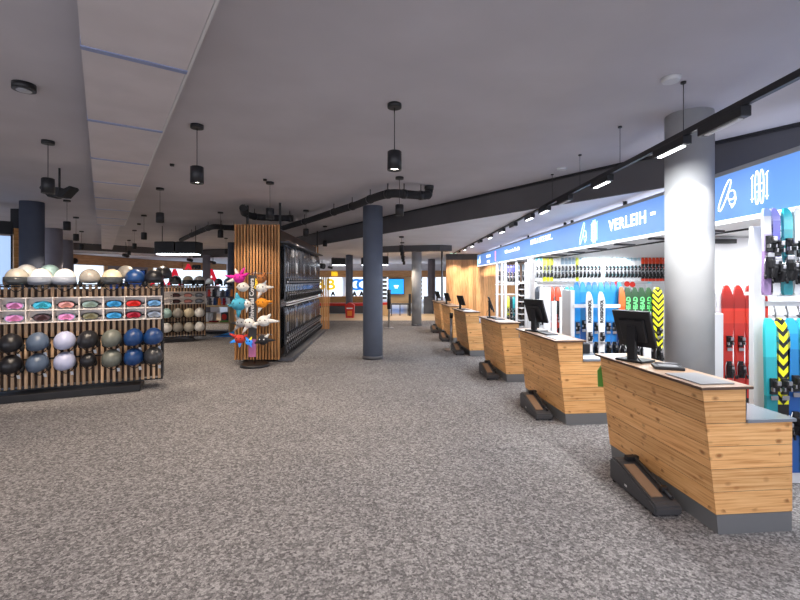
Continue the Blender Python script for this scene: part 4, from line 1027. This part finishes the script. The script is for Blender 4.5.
def plush(px, py, m_, spikes, label, s=1., m2=None):
    Y = SYp-.14; t = thing('plush_helmet_cover', label, 'plush cover', tuple(at(px, py, Y)))
    bm = BM(); ell(bm, (0, 0, 0), (.11*s, .10*s, .095*s), 16, 10); obj('cap', bm, m_, t)
    for i, (a, l_) in enumerate(spikes):
        a = R(a); dd = Vector((math.cos(a), -.15, math.sin(a)))
        bm = BM(); cyl(bm, dd*.05*s, dd*(.09+l_)*s, .05*s, .012*s, seg=10); obj('ear', bm, (m2 if (m2 and i % 2) else m_), t)
    for sx in (-1, 1):
        bm = BM(); ell(bm, (sx*.04*s, -.085*s, .02), (.014, .01, .014), 8, 6); obj('eye', bm, 'black' if m_ != 'pl_dark' else 'white', t)
plush(239, 278, 'pl_pink', [(60, .14), (110, .1), (170, .16), (200, .14), (25, .12)], 'pink and white spiky plush cover, top left of the stand', 1, 'pl_white')
plush(243, 287, 'pl_white', [(0, .04), (180, .04)], 'round white plush cover below the pink one', .95)
plush(262, 279, 'pl_brown', [(60, .08), (140, .06)], 'brown plush cover at the top right of the stand', .9)
plush(262, 288, 'pl_white', [(5, .14), (60, .08), (250, .12)], 'white pointed plush cover at the upper right', 1.)
plush(239, 304, 'pl_blue', [(100, .08), (190, .06), (270, .1)], 'light blue plush cover on the left side of the stand', 1.3)
plush(247, 304, 'pl_white', [(270, .14), (90, .05)], 'narrow white plush flap right beside the light blue cover', .7)
plush(262, 303, 'pl_orange', [(10, .12), (250, .1), (170, .03)], 'orange plush cover on the right side of the stand', 1., 'pl_white')
plush(241, 323, 'pl_grey', [(120, .12), (180, .1), (230, .12)], 'grey plush cover in the lower left', .9, 'pl_dark')
plush(249, 323, 'pl_white', [(330, .1), (240, .14)], 'white plush cover in the centre below the sign', .95)
plush(264, 321, 'pl_white', [(0, .18), (200, .14), (45, .08)], 'large white dog-eared plush cover at the lower right', 1.1)
plush(240, 339, 'pl_red', [(150, .14), (200, .12), (30, .1), (270, .08)], 'multicoloured spiky plush cover at the bottom left', .9, 'letter_blue')
plush(249, 342, 'letter_blue', [(120, .1), (60, .1), (300, .1)], 'blue and yellow plush cover at the bottom centre', .6, 'letter_yellow')
plush(263, 340, 'pl_dark', [(0, .16), (45, .08), (200, .08)], 'black plush cover with white tip at the bottom right', .95, 'pl_white')

# ------------------------------------------------------------ far fittings
def screen(px0, px1, py0, py1, Y, m_, label, txt=None):
    a = at(px0, py0, Y); b = at(px1, py1, Y); w_ = b.x-a.x; h_ = a.z-b.z
    t = thing('wall_screen', label, 'screen', ((a.x+b.x)/2, Y, (a.z+b.z)/2))
    bm = BM(); box(bm, (0, 0, 0), (w_, .08, h_), bev=.01); obj('bezel', bm, 'black', t)
    bm = BM(); box(bm, (0, -.045, 0), (w_*.95, .01, h_*.92)); s1 = obj('display', bm, m_, t)
    if txt:
        bm = BM(); box(bm, (0, -.054, h_*.04), (w_*.3, .006, h_*.07), bev=.002); obj('white_mark', bm, 'sign_white', s1)
        bm = BM(); box(bm, (0, -.054, -h_*.08), (w_*.2, .006, h_*.05), bev=.002); obj('white_mark', bm, 'sign_white', s1)
screen(388.5, 404, 278.5, 294.5, 31.3, 'screen_blue', 'bright blue wall screen with a small white mark, right of the slate centre column', 'intersport')
for l_ in [o for o in COL.objects if o.name.startswith('lettering') and o.data.name.startswith('x')]: pass
screen(108.5, 146, 270, 291, 20.5, 'screen_navy', 'wide dark navy screen behind the helmet stand', '18:15')
def letter(s, px, py0, py1, Y, m_, label, sx=1, z=None):
    h_ = (py1-py0)/F*Y; o = text('standing_letter', s, h_*1.37, m_, (0, 0, 0), (R(90), 0, math.atan2(-fx(px, Y), Y)*.0), None, .04, bold=.03, sx=sx)
    tag(o, label, 'letter'); o.location = (fx(px, Y), Y, fz((py0+py1)/2, Y)); return o
def letter_stand(px, Y, w_, z, label):
    bm = BM(); box(bm, (0, .1, z/2), (w_, .12, z)); o = tag(obj('letter_plinth', bm, 'white'), label, 'plinth'); o.location = (fx(px, Y), Y, 0)
for px, Y, w_, lb in ((158, 21.5, .8, 'leftmost'), (174.8, 21.8, .9, 'middle'), (211.5, 22.8, .7, 'rightmost')):
    letter('A', px, 270, 286, Y, 'letter_red', lb+' of three large red letters A before the lit shop window', .9)
    letter_stand(px, Y+.02, .75, fz(285.8, Y), 'white plinth under the %s large red letter' % lb)
QW = lpx(193); QY = QW.y-1.1
letter('A', 188.3, 264.3, 269.5, QY-.1, 'letter_red', 'small red letter A on the wooden fascia', 1.1)
letter('SKI', 196.5, 265.5, 269, QY-.1, 'black', 'small dark letters beside the red letter on the fascia', 1.2)
bm = BM(); a = at(183, 263.6, QY); b = at(203, 270.4, QY); box(bm, ((a.x+b.x)/2, QY+.0, (a.z+b.z)/2), (b.x-a.x, .1, a.z-b.z)); tag(obj('fascia_board', bm, 'fascia_wood'), 'wooden board carrying the small red and dark letters', 'sign board')
bm = BM(); cyl(bm, (0, -.05, 0), (0, .0, 0), .13, seg=24); o = tag(obj('round_wall_sign', bm, 'black'), 'small round black sign at the left end of the wooden fascia', 'sign'); q = lpx(74); o.location = (q.x+.1, q.y-.12, fz(261, q.y-.1))
letter('B', 320, 279.5, 290.5, 31.42, 'letter_yellow', 'left yellow letter B in the far shop window', 1.15)
letter('B', 330.5, 279.5, 290.5, 31.42, 'letter_yellow', 'right yellow letter B in the far shop window', 1.15)
letter('C', 355, 279.5, 291, 31.42, 'letter_blue', 'left blue letter C right of the distant column', 1.1)
letter('C', 362, 279.5, 291, 31.42, 'letter_blue', 'right blue letter C touching the slate centre column', 1.1)
letter('BB', 334.5, 272, 276, 31.33, 'letter_yellow', 'small yellow letters on the far wooden fascia', 1.)
for px, s_ in ((321, 'SKI'), (333, 'SET'), (353, 'SKI'), (361, 'A1')):
    pass
for i, px in enumerate((322, 333)):
    letter('A', px, 291.8, 295.6, 31.42, 'black', ['left', 'right'][i]+' small black mark under the yellow letters', 1.)
for i, px in enumerate((354.5, 361.5)):
    letter('A', px, 291.8, 296.5, 31.42, 'black', ['left', 'right'][i]+' small black mark under the blue letters', 1.)
# red bench, counter
def blk(name, px0, px1, py0, py1, Y, dep, m_, label, cat, bev=.01):
    a = at(px0, py0, Y); b = at(px1, py1, Y); bm = BM(); z1 = max(0, b.z)
    box(bm, (0, dep/2, 0), (b.x-a.x, dep, a.z-z1), bev=bev); o = tag(obj(name, bm, m_), label, cat); o.location = ((a.x+b.x)/2, Y, (a.z+z1)/2); return o
blk('bench', 317, 366, 306, 400, 21.8, .5, 'dark_grey', 'low dark bench base behind the red waste bin', 'bench')
blk('red_bench_cushion', 316, 367, 303.2, 305.9, 21.75, .6, 'red', 'long flat red cushion band on the dark bench', 'cushion')
blk('wooden_counter', 330, 367, 296.6, 400, 25, .6, 'oak_plain', 'pale wooden counter behind the red cushion band', 'counter')
blk('floor_box', 320, 327, 308, 400, 19.7, .4, 'rail_wood', 'small wooden crate right of the black ski wall end', 'crate')
blk('floor_box', 382.5, 390, 305, 400, 20.4, .5, 'rail_wood', 'small wooden crate just right of the slate centre column', 'crate')
blk('red_cushion', 382.5, 390, 302.8, 305, 20.4, .5, 'red', 'red cushion on the crate right of the slate column', 'cushion')
# bin
Y = 19.3; t = thing('waste_bin', 'bright red waste bin with orange patch in front of the slim distant column', 'bin', (fx(350, Y), Y, 0))
bm = BM(); prism(bm, [(-.17, 0), (.17, 0), (.2, .52), (-.2, .52)], 'y', -.16, .16); obj('body', bm, 'red', t)
bm = BM(); prism(bm, [(-.2, .52), (.2, .52), (.2, .56), (.06, .65), (-.06, .65), (-.2, .56)], 'y', -.17, .17); obj('lid', bm, 'red', t)
bm = BM(); box(bm, (0, -.168, .2), (.2, .01, .22)); obj('orange_patch', bm, 'orange', t)
bm = BM(); box(bm, (0, -.17, .42), (.26, .01, .05)); obj('white_label', bm, 'white', t)
blk('dark_kiosk', 424, 433.5, 296.5, 400, 21.5, .5, 'dark_blue_grey', 'dark grey cabinet left of the distant columns foot, beside the far desks', 'cabinet')
blk('dark_speaker', 408.6, 411, 294, 400, 20.2, .3, 'black', 'narrow black upright cabinet left of the warm lit column', 'cabinet')
bm = BM(); a = at(391, 303.3, 20.4); b = at(409, 304.7, 20.4); box(bm, ((a.x+b.x)/2, 20.4, (a.z+b.z)/2), (b.x-a.x, .03, a.z-b.z))
for px in (391.5, 400, 408): cyl(bm, (fx(px, 20.4), 20.4, 0), (fx(px, 20.4), 20.4, a.z), .02, seg=8)
tag(obj('barrier_rail', bm, 'charcoal'), 'low dark barrier rail under the blue wall screen', 'rail')
# far shelves: dark merchandise columns
for i, (px, lb) in enumerate(((385.5, 'tall narrow white shelf of dark goods left of the blue wall screen'), (421, 'tall white shelf of dark goods right of the warm lit column'))):
    t = thing('goods_shelf', lb, 'shelf', (fx(px, 30.5), 30.5, 0))
    bm = BM()
    for k in range(6): box(bm, (0, 0, .3+.28*k), (.45, .3, .04))
    obj('shelf', bm, 'white', t)
    bm = BM()
    for k in range(6): box(bm, (-.05, 0, .41+.28*k), (.28, .2, .16))
    obj('goods', bm, 'charcoal', t)['kind'] = 'stuff'
# ceiling cameras far left/centre
for i, (px, py, Y) in enumerate(((126, 255.5, 18), (190, 260, 20.5), (213, 262.5, 21), (322, 266, 25), (330, 267.5, 26))):
    z = fz(py, Y); t = thing('track_spotlight', ['small black spotlight above the navy screen', 'small black spotlight left of the column between the red letters', 'small black spotlight right of the column between the red letters', 'black projector cluster left of the distant heater', 'smaller black spotlight right of the projector cluster'][i], 'spotlight', (fx(px, Y), Y, z))
    bm = BM(); cyl(bm, (-.1, 0, .02), (.14, -.1, -.03), .07 if i != 3 else .16, seg=12); obj('lamp_head', bm, 'black', t)
    bm = BM(); cyl(bm, (0, 0, 0), (0, 0, (CZ if i < 2 and Y < 19 else LZ)-z), .015, seg=6); obj('stem', bm, 'black', t)

# ------------------------------------------------------------ lights
for x, y, e_ in ((-8, 15, 60), (-11, 17, 70), (-10, 12, 50), (-7, 18.5, 60), (0, 19.5, 80), (-2, 27, 160), (-.5, 29.5, 90), (2.5, 29, 120), (-8, 26, 120), (-4, 29, 120), (-12.6, 21, 50)):
    spot((x, y, 2.62), e_*1.5, 130, .8, (1, .84, .66), rad=.15)
# wall washers on the planked wall
for x in (2.2, 3.1, 4.0): spot((x, 18.3, 2.6), 90, 75, .6, (1, .82, .6), (x+.1, 19.3, 1.4))
# warm spots on the near helmet stand and slat tower
for px in (15, 60, 105, 150):
    q = on1(local_x(px, .9), .9, 2.62); spot(q, 40, 65, .6, (1, .83, .66), on1(local_x(px, 0), 0, 1.1))
spot((-3.0, 7.6, 2.65), 45, 75, .6, (1, .8, .6), (-2.95, 8.8, 1.3))
spot((-1.6, 10.2, 2.9), 45, 85, .6, (1, .92, .85), (-2.4, 10.6, 1.3))

W_ = bpy.data.worlds.new('world'); SC.world = W_; W_.use_nodes = True
bg = W_.node_tree.nodes['Background']; bg.inputs[0].default_value = (.86, .88, 1, 1); bg.inputs[1].default_value = 1.35

cam = bpy.data.cameras.new('camera'); co = bpy.data.objects.new('camera', cam); COL.objects.link(co)
co.location = (0, 0, H); co.rotation_euler = (R(90), 0, 0)
cam.sensor_width = 36; cam.lens = F/800*36; cam.shift_x = -(CX-400)/800; cam.shift_y = -(300-HY)/800
cam.clip_start = .05; cam.clip_end = 200
SC.camera = co
SC.view_settings.view_transform = 'Standard'; SC.view_settings.look = 'None'; SC.view_settings.exposure = 0.68; SC.view_settings.gamma = 1
SC.view_settings.use_curve_mapping = False
